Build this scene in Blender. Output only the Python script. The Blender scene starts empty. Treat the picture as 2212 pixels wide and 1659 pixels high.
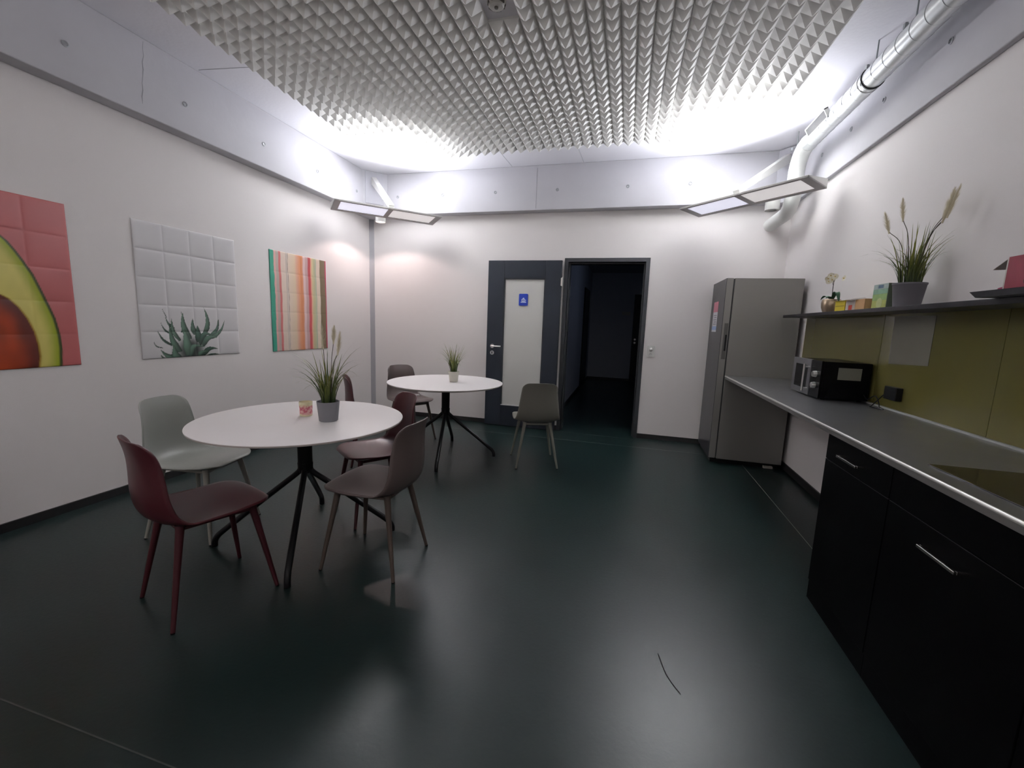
import bpy, bmesh, math, random
import numpy as np
from mathutils import Vector, Matrix, Euler

random.seed(7)
rng = np.random.default_rng(7)
PI = math.pi
S = bpy.context.scene
COL = S.collection

# ------------------------------------------------------------------ camera, world, exposure
CAM_H = 1.31
yaw, pitch, roll = math.radians(-14.86), math.radians(-8.174), math.radians(2.06)
Fv = Vector((math.sin(yaw) * math.cos(pitch), math.cos(yaw) * math.cos(pitch), math.sin(pitch)))
r0 = Vector((math.cos(yaw), -math.sin(yaw), 0)); u0 = r0.cross(Fv)
Rv = math.cos(roll) * r0 + math.sin(roll) * u0
Uv = -math.sin(roll) * r0 + math.cos(roll) * u0
cd = bpy.data.cameras.new('camera'); cam = bpy.data.objects.new('camera', cd); COL.objects.link(cam)
cd.sensor_fit = 'HORIZONTAL'; cd.sensor_width = 36.0; cd.lens = 910.4 / 2212 * 36.0
cd.clip_start = 0.05; cd.clip_end = 60
m = Matrix((Rv, Uv, -Fv)).transposed().to_4x4(); m.translation = Vector((0, 0, CAM_H)); cam.matrix_world = m
S.camera = cam

w = bpy.data.worlds.new('world'); S.world = w; w.use_nodes = True
w.node_tree.nodes['Background'].inputs[0].default_value = (0.5, 0.55, 0.65, 1)
w.node_tree.nodes['Background'].inputs[1].default_value = 0.004
S.view_settings.view_transform = 'Standard'; S.view_settings.look = 'None'
S.view_settings.gamma = 1.0; S.view_settings.exposure = 0.22
S.view_settings.use_curve_mapping = False

UPLIGHT_L, UPLIGHT_R, SPOT_E, REAR_E = 26.0, 24.0, 13.0, 24.0
CORE_L, CORE_R = 125.0, 115.0
for i, x in enumerate((-2.5, .7)):      # assumed fill lights, added behind the viewer to lift the general light
    L = bpy.data.lights.new('rear_fill', 'AREA'); L.shape = 'RECTANGLE'; L.size = 1.1; L.size_y = .3; L.energy = REAR_E; L.color = (1.0, .965, .94)
    lo = bpy.data.objects.new('rear_fill', L); COL.objects.link(lo); lo.location = (x, -.95, 2.55); lo.rotation_euler = (PI, 0, PI / 4 * (1 if i else -1))

# room dimensions
XL, XR, YB, YR, ZC = -3.415, 1.57, 5.18, -1.7, 3.125

# ------------------------------------------------------------------ materials
MATS = {}
def mat(name, color, rough=0.5, metal=0.0, bump=None, noise=None, spec=None, coat=0.0, emit=None, attr=None, trans=0.0):
    """procedural principled material. noise=(scale, amount) varies the base colour, bump=(scale, strength)"""
    if name in MATS: return MATS[name]
    mt = bpy.data.materials.new(name); mt.use_nodes = True
    nt = mt.node_tree; b = nt.nodes['Principled BSDF']
    b.inputs['Base Color'].default_value = (*color, 1)
    b.inputs['Roughness'].default_value = rough; b.inputs['Metallic'].default_value = metal
    if spec is not None: b.inputs['Specular IOR Level'].default_value = spec
    if coat: b.inputs['Coat Weight'].default_value = coat; b.inputs['Coat Roughness'].default_value = 0.08
    if trans: b.inputs['Transmission Weight'].default_value = trans
    tc = nt.nodes.new('ShaderNodeTexCoord')
    if attr:
        a = nt.nodes.new('ShaderNodeAttribute'); a.attribute_name = attr
        nt.links.new(a.outputs['Color'], b.inputs['Base Color'])
    elif noise:
        n = nt.nodes.new('ShaderNodeTexNoise'); n.inputs['Scale'].default_value = noise[0]; n.inputs['Detail'].default_value = 4
        nt.links.new(tc.outputs['Object'], n.inputs['Vector'])
        mx = nt.nodes.new('ShaderNodeMix'); mx.data_type = 'RGBA'
        k = noise[1]
        mx.inputs[6].default_value = (*[c * (1 - k) for c in color], 1)
        mx.inputs[7].default_value = (*[min(1, c * (1 + k)) for c in color], 1)
        nt.links.new(n.outputs['Fac'], mx.inputs[0]); nt.links.new(mx.outputs[2], b.inputs['Base Color'])
    if bump:
        n2 = nt.nodes.new('ShaderNodeTexNoise'); n2.inputs['Scale'].default_value = bump[0]; n2.inputs['Detail'].default_value = 3
        nt.links.new(tc.outputs['Object'], n2.inputs['Vector'])
        bp = nt.nodes.new('ShaderNodeBump'); bp.inputs['Strength'].default_value = bump[1]; bp.inputs['Distance'].default_value = 0.01
        nt.links.new(n2.outputs['Fac'], bp.inputs['Height']); nt.links.new(bp.outputs['Normal'], b.inputs['Normal'])
    if emit:
        b.inputs['Emission Color'].default_value = (*emit[0], 1); b.inputs['Emission Strength'].default_value = emit[1]
    MATS[name] = mt
    return mt

M_wall = mat('wall_paint', (0.82, 0.785, 0.77), 0.6, bump=(260, 0.10))
M_conc = mat('painted_concrete', (0.55, 0.545, 0.575), 0.7, bump=(9, 0.25), noise=(2.2, 0.10))
M_ceil = mat('ceiling_paint', (0.82, 0.81, 0.85), 0.75, bump=(40, 0.10))
M_foam = mat('acoustic_foam', (0.80, 0.79, 0.76), 0.9)
M_base = mat('black_skirting', (0.012, 0.011, 0.012), 0.45)
M_black = mat('black_metal', (0.005, 0.005, 0.006), 0.40, spec=.25)
M_frame = mat('anthracite_steel', (0.018, 0.02, 0.024), 0.5)
M_door = mat('anthracite_lacquer', (0.014, 0.017, 0.024), 0.5, spec=.25)
M_frost = mat('frosted_white_glass', (0.62, 0.62, 0.59), 0.22, coat=0.3)
M_steel = mat('brushed_steel', (0.62, 0.61, 0.59), 0.28, 1.0)
M_white = mat('white_plastic', (0.72, 0.72, 0.69), 0.4)
M_lampbody = mat('lamp_white_metal', (0.70, 0.70, 0.67), 0.45)
M_lampedge = mat('lamp_frame_grey', (0.33, 0.31, 0.30), 0.45)
M_duct = mat('galvanised_duct', (0.72, 0.74, 0.74), 0.30, 0.55)
M_ductw = mat('duct_white', (0.74, 0.75, 0.72), 0.45)
M_seam = mat('duct_seam', (0.30, 0.32, 0.33), 0.5, 0.5)
M_table = mat('white_laminate', (0.86, 0.83, 0.825), 0.40, bump=(300, 0.04))
M_rim = mat('table_rim', (0.50, 0.45, 0.42), 0.5)

def floor_material():
    mt = bpy.data.materials.new('linoleum'); mt.use_nodes = True
    nt = mt.node_tree; b = nt.nodes['Principled BSDF']
    tc = nt.nodes.new('ShaderNodeTexCoord')
    n = nt.nodes.new('ShaderNodeTexNoise'); n.inputs['Scale'].default_value = 3.0; n.inputs['Detail'].default_value = 6
    n2 = nt.nodes.new('ShaderNodeTexNoise'); n2.inputs['Scale'].default_value = 60; n2.inputs['Detail'].default_value = 3
    nt.links.new(tc.outputs['Object'], n.inputs['Vector']); nt.links.new(tc.outputs['Object'], n2.inputs['Vector'])
    mx = nt.nodes.new('ShaderNodeMix'); mx.data_type = 'RGBA'
    mx.inputs[6].default_value = (0.004, 0.010, 0.0095, 1); mx.inputs[7].default_value = (0.007, 0.017, 0.016, 1)
    nt.links.new(n.outputs['Fac'], mx.inputs[0])
    nt.links.new(mx.outputs[2], b.inputs['Base Color'])
    mr = nt.nodes.new('ShaderNodeMapRange'); mr.inputs['To Min'].default_value = 0.30; mr.inputs['To Max'].default_value = 0.40
    nt.links.new(n2.outputs['Fac'], mr.inputs['Value']); nt.links.new(mr.outputs['Result'], b.inputs['Roughness'])
    bp = nt.nodes.new('ShaderNodeBump'); bp.inputs['Strength'].default_value = 0.05; bp.inputs['Distance'].default_value = 0.01
    nt.links.new(n2.outputs['Fac'], bp.inputs['Height']); nt.links.new(bp.outputs['Normal'], b.inputs['Normal'])
    b.inputs['Specular IOR Level'].default_value = 0.40
    return mt
M_floor = floor_material()

# ------------------------------------------------------------------ mesh builder
class B:
    def __init__(s): s.v = []; s.f = []
    def add(s, vs, fs):
        o = len(s.v); s.v += [tuple(x) for x in vs]; s.f += [tuple(i + o for i in f) for f in fs]; return s
    def box(s, x0, x1, y0, y1, z0, z1, M=None):
        vs = [Vector((x, y, z)) for z in (z0, z1) for y in (y0, y1) for x in (x0, x1)]
        if M: vs = [M @ v for v in vs]
        return s.add(vs, [(0, 2, 3, 1), (4, 5, 7, 6), (0, 1, 5, 4), (2, 6, 7, 3), (0, 4, 6, 2), (1, 3, 7, 5)])
    def tube(s, pts, rad, n=12, cap=True):
        pts = [Vector(p) for p in pts]; k = len(pts)
        rads = rad if isinstance(rad, (list, tuple)) else [rad] * k
        t0 = (pts[1] - pts[0]).normalized()
        up = Vector((0, 0, 1)) if abs(t0.z) < 0.9 else Vector((1, 0, 0))
        a = t0.cross(up).normalized(); vs = []
        for i, p in enumerate(pts):
            t = ((pts[min(i + 1, k - 1)] - pts[max(i - 1, 0)])).normalized()
            a = (a - t * a.dot(t)).normalized(); b = t.cross(a)
            for j in range(n):
                q = 2 * PI * j / n; vs.append(p + (a * math.cos(q) + b * math.sin(q)) * rads[i])
        fs = [(i * n + j, i * n + (j + 1) % n, (i + 1) * n + (j + 1) % n, (i + 1) * n + j) for i in range(k - 1) for j in range(n)]
        if cap: fs += [tuple(range(n - 1, -1, -1)), tuple((k - 1) * n + j for j in range(n))]
        return s.add(vs, fs)
    def lathe(s, prof, n=32, c=(0, 0, 0), M=None, closed=False):
        vs = []; k = len(prof)
        for r, z in prof:
            for j in range(n):
                q = 2 * PI * j / n; v = Vector((r * math.cos(q), r * math.sin(q), z))
                if M: v = M @ v
                vs.append(v + Vector(c))
        fs = [(i * n + j, i * n + (j + 1) % n, (i + 1) * n + (j + 1) % n, (i + 1) * n + j) for i in range(k - 1) for j in range(n)]
        if closed: fs += [tuple(range(n - 1, -1, -1)), tuple((k - 1) * n + j for j in range(n))]
        return s.add(vs, fs)
    def prism(s, poly, h0, h1, M=None):
        """polygon in xy extruded z h0..h1"""
        n = len(poly)
        vs = [Vector((x, y, h0)) for x, y in poly] + [Vector((x, y, h1)) for x, y in poly]
        if M: vs = [M @ v for v in vs]
        fs = [tuple(range(n - 1, -1, -1)), tuple(range(n, 2 * n))] + [(i, (i + 1) % n, n + (i + 1) % n, n + i) for i in range(n)]
        return s.add(vs, fs)
    def obj(s, name, material, parent=None, bev=0, smooth=None, offset=(0, 0, 0), recalc=True):
        me = bpy.data.meshes.new(name)
        off = Vector(offset)
        if parent is not None and parent.get('_world'): off = off - Vector(parent['_world'])
        me.from_pydata([tuple(Vector(v) + off) for v in s.v], [], s.f); me.update()
        if recalc:
            bm = bmesh.new(); bm.from_mesh(me); bmesh.ops.recalc_face_normals(bm, faces=bm.faces[:]); bm.to_mesh(me); bm.free()
        me.materials.append(material)
        o = bpy.data.objects.new(name, me); COL.objects.link(o)
        if parent is not None: o.parent = parent
        if parent is not None and parent.get('_world'): o['_world'] = list(parent['_world'])
        if bev:
            md = o.modifiers.new('bevel', 'BEVEL'); md.width = bev; md.segments = 2; md.limit_method = 'ANGLE'; md.angle_limit = 0.6
        if smooth is not None:
            me.polygons.foreach_set('use_smooth', [True] * len(me.polygons))
            if smooth < 3: me.set_sharp_from_angle(angle=smooth)
        return o

def tag(o, label=None, cat=None, group=None, kind=None):
    if label: o['label'] = label
    if cat: o['category'] = cat
    if group: o['group'] = group
    if kind: o['kind'] = kind
    return o

def thing(name, label, cat, loc=(0, 0, 0), rz=0.0, group=None, world=True):
    """an Empty at the base of a thing. world=True: its parts are written in world coordinates"""
    o = bpy.data.objects.new(name, None); COL.objects.link(o); o.empty_display_size = 0.1
    o.location = loc; o.rotation_euler = (0, 0, rz)
    if world and rz == 0: o['_world'] = list(loc)
    return tag(o, label, cat, group)

def struct(name, b, material, label, cat, bev=0, smooth=None):
    return tag(b.obj(name, material, None, bev, smooth), label, cat, None, 'structure')

def copy_tree(o, parent=None):
    c = o.copy(); COL.objects.link(c)
    if parent is not None: c.parent = parent
    for ch in list(o.children): copy_tree(ch, c)
    return c

def smooth_path(pts, n=8):
    """Catmull-Rom through points"""
    P = [Vector(p) for p in pts]; P = [P[0] * 2 - P[1]] + P + [P[-1] * 2 - P[-2]]; out = []
    for i in range(1, len(P) - 2):
        a, b, c, d = P[i - 1], P[i], P[i + 1], P[i + 2]
        for k in range(n):
            t = k / n
            out.append(0.5 * ((2 * b) + (c - a) * t + (2 * a - 5 * b + 4 * c - d) * t * t + (3 * b - a - 3 * c + d) * t ** 3))
    out.append(P[-2]); return out

def rrect(x0, x1, y0, y1, r, n=5):
    out = []
    for cx, cy, a0 in ((x1 - r, y1 - r, 0), (x0 + r, y1 - r, 90), (x0 + r, y0 + r, 180), (x1 - r, y0 + r, 270)):
        for k in range(n + 1):
            a = math.radians(a0 + 90 * k / n); out.append((cx + r * math.cos(a), cy + r * math.sin(a)))
    return out

# ================================================================== SETTING
struct('floor', B().box(XL - .2, XR + .2, YR - .2, 11.2, -0.1, 0), M_floor, 'dark green-black linoleum floor with a soft sheen', 'floor')
struct('ceiling', B().box(XL - .2, XR + .2, YR - .2, YB + .2, ZC, ZC + .1), M_ceil, 'white painted ceiling around the grey foam field', 'ceiling')
struct('wall_left', B().box(XL - .15, XL, YR - .15, YB + .15, 0, ZC), M_wall, 'long white wall on the left carrying three posters', 'wall')
struct('wall_right', B().box(XR, XR + .15, YR - .15, YB + .15, 0, ZC), M_wall, 'white wall on the right behind the kitchen counter', 'wall')
struct('wall_rear', B().box(XL - .15, XR + .15, YR - .15, YR, 0, ZC), M_wall, 'white wall behind the viewer', 'wall')
DX0, DX1, DZ = -0.774, 0.203, 2.104      # door opening, outer frame
b = B().box(XL - .15, DX0 + .02, YB, YB + .15, 0, ZC).box(DX1 - .02, XR + .15, YB, YB + .15, 0, ZC).box(DX0 + .02, DX1 - .02, YB, YB + .15, DZ - .02, ZC)
struct('wall_back', b, M_wall, 'white end wall with the dark open doorway', 'wall')

# skirting boards
bh = 0.055
struct('baseboard_left', B().box(XL, XL + .012, YR, YB, 0, bh), M_base, 'thin black skirting along the left wall', 'baseboard')
struct('baseboard_back', B().box(XL + .012, DX0, YB - .012, YB, 0, bh).box(DX1, XR - .012, YB - .012, YB, 0, bh), M_base, 'thin black skirting along the end wall', 'baseboard')
struct('baseboard_right', B().box(XR - .012, XR, YR, YB, 0, bh + .01), M_base, 'thin black skirting under the counter on the right wall', 'baseboard')

# concrete beams below the ceiling, with their form-tie plugs
ZB = 2.63
BXL, BYB, BXR = -3.29, 5.05, 1.535
M_plug = mat('tie_plug', (0.40, 0.41, 0.43), 0.4, 0.3)
M_hole = mat('tie_hole', (0.10, 0.10, 0.11), 0.6)
def plug_bm(pos, nrm, r=.018):
    n = Vector(nrm); a = Vector((0, 0, 1)); bb = n.cross(a)
    M = Matrix((bb, a, n)).transposed()
    return B().lathe([(r, 0.0), (r, .004), (r * .72, .006), (r * .55, .001), (.0001, .001)], 14, pos, M)
beam_l = struct('trim_1', B().box(XL, BXL, YR, 4.84, ZB, ZC), M_conc, 'grey concrete beam under the ceiling along the left wall', 'beam', 0.006)
beam_b = struct('trim_2', B().box(-3.08, 1.36, BYB, YB, ZB, ZC), M_conc, 'grey concrete beam above the door on the end wall', 'beam', 0.006)
beam_r = struct('trim_3', B().box(BXR, XR, YR, 4.875, ZB - .015, ZC), M_conc, 'grey concrete beam beside the duct on the right wall', 'beam', 0.006)
for y in (0.55, 1.25, 1.93, 2.63, 3.34, 4.03, 4.71): plug_bm((BXL, y, 2.835), (1, 0, 0)).obj('anchor_plug', M_plug, beam_l, smooth=.6)
for x in (-2.93, -2.31, -1.63, -.885, -.10, .54, 1.16): plug_bm((x, BYB, 2.848), (0, -1, 0)).obj('anchor_plug', M_plug, beam_b, smooth=.6)
for y in (1.6, 2.3, 2.95, 3.55, 3.98, 4.48): plug_bm((BXR, y, 2.86), (-1, 0, 0)).obj('anchor_plug', M_plug, beam_r, smooth=.6)
# rough joint in the left beam, joint in the end beam
path = [(BXL - .001, 2.37 + random.uniform(-.006, .006) - .004 * i, ZC - .02 - i * .045) for i in range(10)]
B().tube(path, [.002] + [random.uniform(.002, .004) for _ in range(8)] + [.0015], 5).obj('casting_joint', mat('joint_grey', (.36, .36, .39), .8), beam_l)
B().box(-1.13, -1.127, BYB - .002, BYB + .01, ZB + .02, ZC - .03).obj('casting_joint', MATS['joint_grey'], beam_b)

# chamfered corner columns
struct('trim_4', B().prism([(XL, 4.80), (BXL - .03, 4.81), (-3.05, BYB + .03), (-3.04, YB), (XL, YB)], ZB - .02, ZC), M_conc, 'chamfered concrete column head in the left corner', 'column')
struct('trim_5', B().prism([(XL, 5.150), (XL + .004, 5.148), (-3.362, YB - .004), (-3.360, YB), (XL, YB)], 0, ZB - .02), mat('column_grey', (.36, .355, .375), .6), 'grey strip of concrete column in the left corner', 'column')
struct('trim_6', B().prism([(1.33, BYB + .03), (BXR + .03, 4.845), (XR, 4.84), (XR, YB), (1.33, YB)], ZB - .02, ZC), M_conc, 'chamfered concrete column head in the right corner', 'column')

# pale weld lines in the linoleum
M_weld = mat('floor_weld', (0.20, 0.22, 0.19), 0.5, noise=(30, .5))
struct('trim_7', B().box(XL + .1, .88, 4.742, 4.748, 0, .0006), M_weld, 'pale welded floor seam in front of the door', 'floor seam')
struct('trim_8', B().box(1.198, 1.202, YR, 4.60, 0, .0006), mat('floor_weld_light', (0.30, 0.32, 0.27), 0.5), 'pale welded floor seam running under the counter', 'floor seam')
struct('trim_9', B().box(-3.3, 0.9, .769, .773, 0, .0006), mat('floor_weld_dim', (0.05, .055, .05), 0.5, noise=(14, .6)), 'faint floor seam crossing the near floor', 'floor seam')
struct('trim_10', B().box(DX0 + .02, DX1 - .02, 5.09, 5.096, 0, .0006), mat('floor_weld_door', (0.045, .055, .05), 0.5), 'faint seam across the door threshold', 'floor seam')
sc_path = smooth_path([(.216, 1.66, .0008), (.228, 1.60, .0008), (.240, 1.555, .0008), (.262, 1.51, .0008), (.283, 1.478, .0008)], 5)
tag(B().tube(sc_path, [.0008] + [.0022] * (len(sc_path) - 2) + [.0008], 5).obj('floor_scratch', mat('scratch_black', (.004, .004, .004), .7)),
    'short curved black scuff mark on the open floor', 'scuff mark')

# ceiling joints
M_cj = mat('ceiling_joint', (.50, .50, .53), .8)
for i, (x0, y0, x1, y1) in enumerate(((-.62, 4.60, -.60, 5.04), (-1.45, 4.60, -1.43, 5.04), (-3.27, 2.74, -2.76, 2.80))):
    struct('trim_%d' % (11 + i), B().tube([(x0, y0, ZC), (x1, y1, ZC)], .0022, 5), M_cj, 'fine joint line in the ceiling ' + ['above the door', 'left of the door', 'beside the left beam'][i], 'ceiling joint')

# ------------------------------------------------------------------ corridor beyond the door
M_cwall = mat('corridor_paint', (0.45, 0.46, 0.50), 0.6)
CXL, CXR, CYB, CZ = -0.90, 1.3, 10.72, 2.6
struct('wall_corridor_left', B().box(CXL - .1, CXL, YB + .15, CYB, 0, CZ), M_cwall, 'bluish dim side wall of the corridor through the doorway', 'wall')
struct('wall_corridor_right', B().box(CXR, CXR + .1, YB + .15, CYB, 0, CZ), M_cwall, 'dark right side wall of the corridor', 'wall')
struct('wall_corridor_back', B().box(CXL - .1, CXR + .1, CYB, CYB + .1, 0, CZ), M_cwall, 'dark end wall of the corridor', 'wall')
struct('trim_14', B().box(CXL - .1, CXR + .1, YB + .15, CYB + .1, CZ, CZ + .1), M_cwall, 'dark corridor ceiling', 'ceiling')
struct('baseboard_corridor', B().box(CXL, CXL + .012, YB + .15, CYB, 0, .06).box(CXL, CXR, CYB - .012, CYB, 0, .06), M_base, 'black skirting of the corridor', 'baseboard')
cd1 = B().box(CXL, CXL + .03, 8.95, 10.0, 0, 2.1).obj('door_2', M_black); tag(cd1, 'black door in the left side wall of the corridor', 'door', kind='structure')
cd2 = B().box(.13, 1.05, CYB - .03, CYB, 0, 2.1).obj('door_3', M_black); tag(cd2, 'black door in the end wall of the corridor', 'door', kind='structure')
for z in (1.03, .95): B().lathe([(.024, 0), (.024, .008), (.0001, .008)], 14, (.2, CYB - .03, z), Matrix.Rotation(PI / 2, 3, 'X')).obj('rosette', M_steel, cd2, smooth=.6)
tag(B().box(-.14, .06, CYB - .006, CYB, 1.60, 1.69).obj('wall_sign', mat('sign_grey', (.5, .48, .42), .5)), 'small pale blank sign on the corridor end wall', 'sign')

# ================================================================== DOOR
fr = B()
d = .012
fr.box(DX0, DX0 + .045, YB - d, YB + .162, 0, DZ).box(DX1 - .045, DX1, YB - d, YB + .162, 0, DZ).box(DX0 + .045, DX1 - .045, YB - d, YB + .162, DZ - .045, DZ)
fr.box(DX0 + .045, DX0 + .062, YB + .05, YB + .162, 0, DZ - .045).box(DX1 - .062, DX1 - .045, YB + .05, YB + .162, 0, DZ - .045).box(DX0 + .062, DX1 - .062, YB + .05, YB + .162, DZ - .062, DZ - .045)
struct('trim_15', fr, M_frame, 'dark steel frame of the open doorway', 'door frame', .002)

LX0, LX1, LY0, LY1, LZ1 = -1.705, -.792, 5.095, 5.137, 2.068   # open leaf folded flat against the wall
door = thing('door_1', 'anthracite door leaf with a frosted glass light, folded open against the wall', 'door', (LX1, LY0, 0.0))
door['kind'] = 'structure'
GX0, GX1, GZ0, GZ1 = -1.497, -.985, .272, 1.855
leaf = B().box(LX0, GX0, LY0, LY1, .008, LZ1).box(GX1, LX1, LY0, LY1, .008, LZ1).box(GX0, GX1, LY0, LY1, .008, GZ0).box(GX0, GX1, LY0, LY1, GZ1, LZ1)
leaf.obj('leaf', M_door, door, .002)
B().box(GX0 - .003, GX1 + .003, LY0 + .016, LY0 + .026, GZ0 - .003, GZ1 + .003).obj('glass_pane', M_frost, door)
bead = B()
for x0, x1, z0, z1 in ((GX0, GX0 + .012, GZ0, GZ1), (GX1 - .012, GX1, GZ0, GZ1), (GX0, GX1, GZ1 - .012, GZ1)): bead.box(x0, x1, LY0 + .004, LY0 + .018, z0, z1)
bead.obj('glazing_bead', M_frame, door)
B().box(GX0, GX1, LY0 + .002, LY0 + .017, GZ0, GZ0 + .010).obj('glazing_bead', mat('bead_light', (.55, .53, .52), .4), door)
hx, hz = -1.628, 1.02
RX = Matrix.Rotation(PI / 2, 3, 'X')
h = B().lathe([(.026, 0), (.026, .007), (.0001, .008)], 20, (hx, LY0, hz), RX)
h.tube(smooth_path([(hx, LY0, hz), (hx, LY0 - .045, hz), (hx + .012, LY0 - .056, hz), (hx + .05, LY0 - .057, hz), (hx + .125, LY0 - .055, hz)], 5), .0095, 10)
h.obj('door_handle', M_steel, door, smooth=.7)
k = B().lathe([(.026, 0), (.026, .006), (.0001, .007)], 20, (hx, LY0, hz - .084), RX).obj('key_rosette', M_steel, door, smooth=.7)
B().prism([(-.005, -.016), (.005, -.016), (.005, 0), (.009, .006), (.005, .014), (-.005, .014), (-.009, .006), (-.005, 0)], 0, .0085,
          Matrix.Translation((hx, LY0, hz - .084)) @ Matrix.Rotation(PI / 2, 4, 'X')).obj('keyhole', M_black, k)
for z0 in (1.77, .16):
    B().tube([(LX1 + .012, LY0 - .006, z0), (LX1 + .012, LY0 - .006, z0 + .098)], .009, 12).box(LX1 - .004, LX1 + .008, LY0 - .012, LY0, z0 + .004, z0 + .094).obj('hinge', M_steel, door, smooth=.6)
# blue kitchen pictogram plate
sx0, sx1, sz0, sz1 = -1.305, -1.193, 1.530, 1.673
sign = thing('pictogram_sign', 'small blue plate with a white coffee pot pictogram on the door glass', 'sign', ((sx0 + sx1) / 2, LY0, sz0))
MX = Matrix.Translation((0, LY0 + .016, 0)) @ Matrix.Rotation(PI / 2, 4, 'X')
B().prism(rrect(sx0, sx1, sz0, sz1, .012), 0, .008, MX).obj('plate', mat('sign_blue', (.006, .035, .36), .4), sign)
cx, cz = (sx0 + sx1) / 2 + .002, sz0 + .062
pic = B()
def P2(pts): return [(cx + x, cz + z) for x, z in pts]
pic.prism(P2([(-.034, -.026), (.034, -.026), (.036, -.019), (.030, -.014), (-.030, -.014), (-.036, -.019)]), .008, .0095, MX)     # saucer
pic.prism(P2([(-.022, -.012), (.016, -.012), (.016, -.006), (-.015, -.006), (-.014, .016), (-.026, .012)]), .008, .0095, MX)       # body left
pic.prism(P2([(-.024, .012), (.020, .012), (.008, .028), (.006, .034), (-.006, .034), (-.008, .028)]), .008, .0095, MX)            # lid
pic.prism(P2([(.010, -.008), (.016, -.008), (.018, .013), (.010, .013)]), .008, .0095, MX)                                         # body right
pic.prism(P2([(-.005, -.006), (.002, -.006), (.002, .008), (-.002, .012), (-.005, .006)]), .008, .0095, MX)                        # spout bar
hp = [(.016 + .016 * math.sin(a), .001 + .011 * math.cos(a)) for a in np.linspace(0, PI, 9)] + [(.016 + .010 * math.sin(a), .001 + .006 * math.cos(a)) for a in np.linspace(PI, 0, 9)]
pic.prism(P2(hp), .008, .0095, MX)                                                                                                 # handle
pic.obj('pictogram', mat('sign_white', (.62, .68, .85), .4), sign)

# light switch with socket right of the door
sw = thing('light_switch', 'white wall plate with a knob switch and a socket right of the doorway', 'switch', (.288, YB, .98))
def at_wall(x, z): return Matrix.Translation((x, YB, z)) @ Matrix.Rotation(PI / 2, 4, 'X')
B().prism(rrect(-.042, .042, -.065, .065, .008), 0, .010, at_wall(.288, 1.045)).obj('plate', M_white, sw, .002)
B().lathe([(.021, .010), (.020, .020), (.015, .028), (.0001, .030)], 20, (.288, YB, 1.067), RX).obj('knob', M_white, sw, smooth=.9)
so = B().prism([(.024 * math.cos(a), .021 * math.sin(a)) for a in np.linspace(0, 2 * PI, 7)[:-1]], .010, .0125, at_wall(.286, 1.012)).obj('socket', M_white, sw)
hb = B()
for dx, dz in ((-.010, .002), (.010, .002), (0, .008)): hb.lathe([(.0035, 0), (.0035, .0134), (.0001, .0134)], 10, (.286 + dx, YB, 1.012 + dz), RX)
hb.obj('socket_holes', M_black, so)

# ================================================================== ACOUSTIC FOAM
foam = thing('acoustic_foam_ceiling', 'grey field of pyramid acoustic foam under the ceiling', 'acoustic foam', (-.848, 2.35, ZC))
P = .098; FX0, FY0 = -2.758 - P / 2, 4.50 + P / 2
ZF, ZT = ZC - .014, 3.055
def foam_panel_mesh(skip=()):
    bb = B()
    for i in range(5):
        for j in range(5):
            if (i, j) in skip: continue
            x0, x1, y0, y1 = i * P, (i + 1) * P, -(j + 1) * P, -j * P
            z = ZF - ZC; t = ZT - ZC
            c = Vector(((x0 + x1) / 2, (y0 + y1) / 2, t))
            q = [Vector((x0, y0, z)), Vector((x1, y0, z)), Vector((x1, y1, z)), Vector((x0, y1, z))]
            e = .0015; tip = [c + Vector((dx * .003, dy * .003, 0)) for dx, dy in ((-1, -1), (1, -1), (1, 1), (-1, 1))]
            top = [Vector((v.x, v.y, 0)) for v in q]
            bb.add(q + tip + top, [(1, 0, 4, 5), (2, 1, 5, 6), (3, 2, 6, 7), (0, 3, 7, 4), (4, 7, 6, 5),
                                   (0, 1, 9, 8), (1, 2, 10, 9), (2, 3, 11, 10), (3, 0, 8, 11)])
    return bb
base_mesh = None
for pi in range(8):
    for pj in range(9):
        skip = {(i, j) for i in range(5) for j in range(5) if pi * 5 + i in (19, 20) and pj * 5 + j in (19, 20, 21)}
        loc = Vector((FX0 + pi * 5 * P, FY0 - pj * 5 * P, ZC)) - Vector(foam['_world'])
        if skip or base_mesh is None:
            o = foam_panel_mesh(skip).obj('foam_panel', M_foam, None, recalc=False)
            o.parent = foam
            if not skip and base_mesh is None: base_mesh = o.data
        else:
            o = bpy.data.objects.new('foam_panel', base_mesh); COL.objects.link(o); o.parent = foam
        o.location = loc
det = thing('smoke_detector', 'round smoke detector in a gap of the ceiling foam', 'smoke detector', (-.847, 2.545, ZC))
B().lathe([(.055, 0), (.055, -.014), (.050, -.022), (.046, -.030), (.038, -.038), (.0001, -.040)], 28, (-.847, 2.545, ZC)).obj('housing', mat('detector_grey', (.42, .40, .36), .5), det, smooth=.7)
B().lathe([(.012, -.038), (.011, -.045), (.0001, -.046)], 14, (-.847, 2.545, ZC)).obj('test_button', mat('detector_dark', (.07, .06, .05), .5), det, smooth=.7)
sl = B()
for a in np.linspace(0, 2 * PI, 7)[:-1]:
    sl.box(-.014, .014, .040, .051, -.031, -.020, Matrix.Translation((-.847, 2.545, ZC)) @ Matrix.Rotation(a, 4, 'Z'))
sl.obj('vent_slots', MATS['detector_dark'], det)

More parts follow.
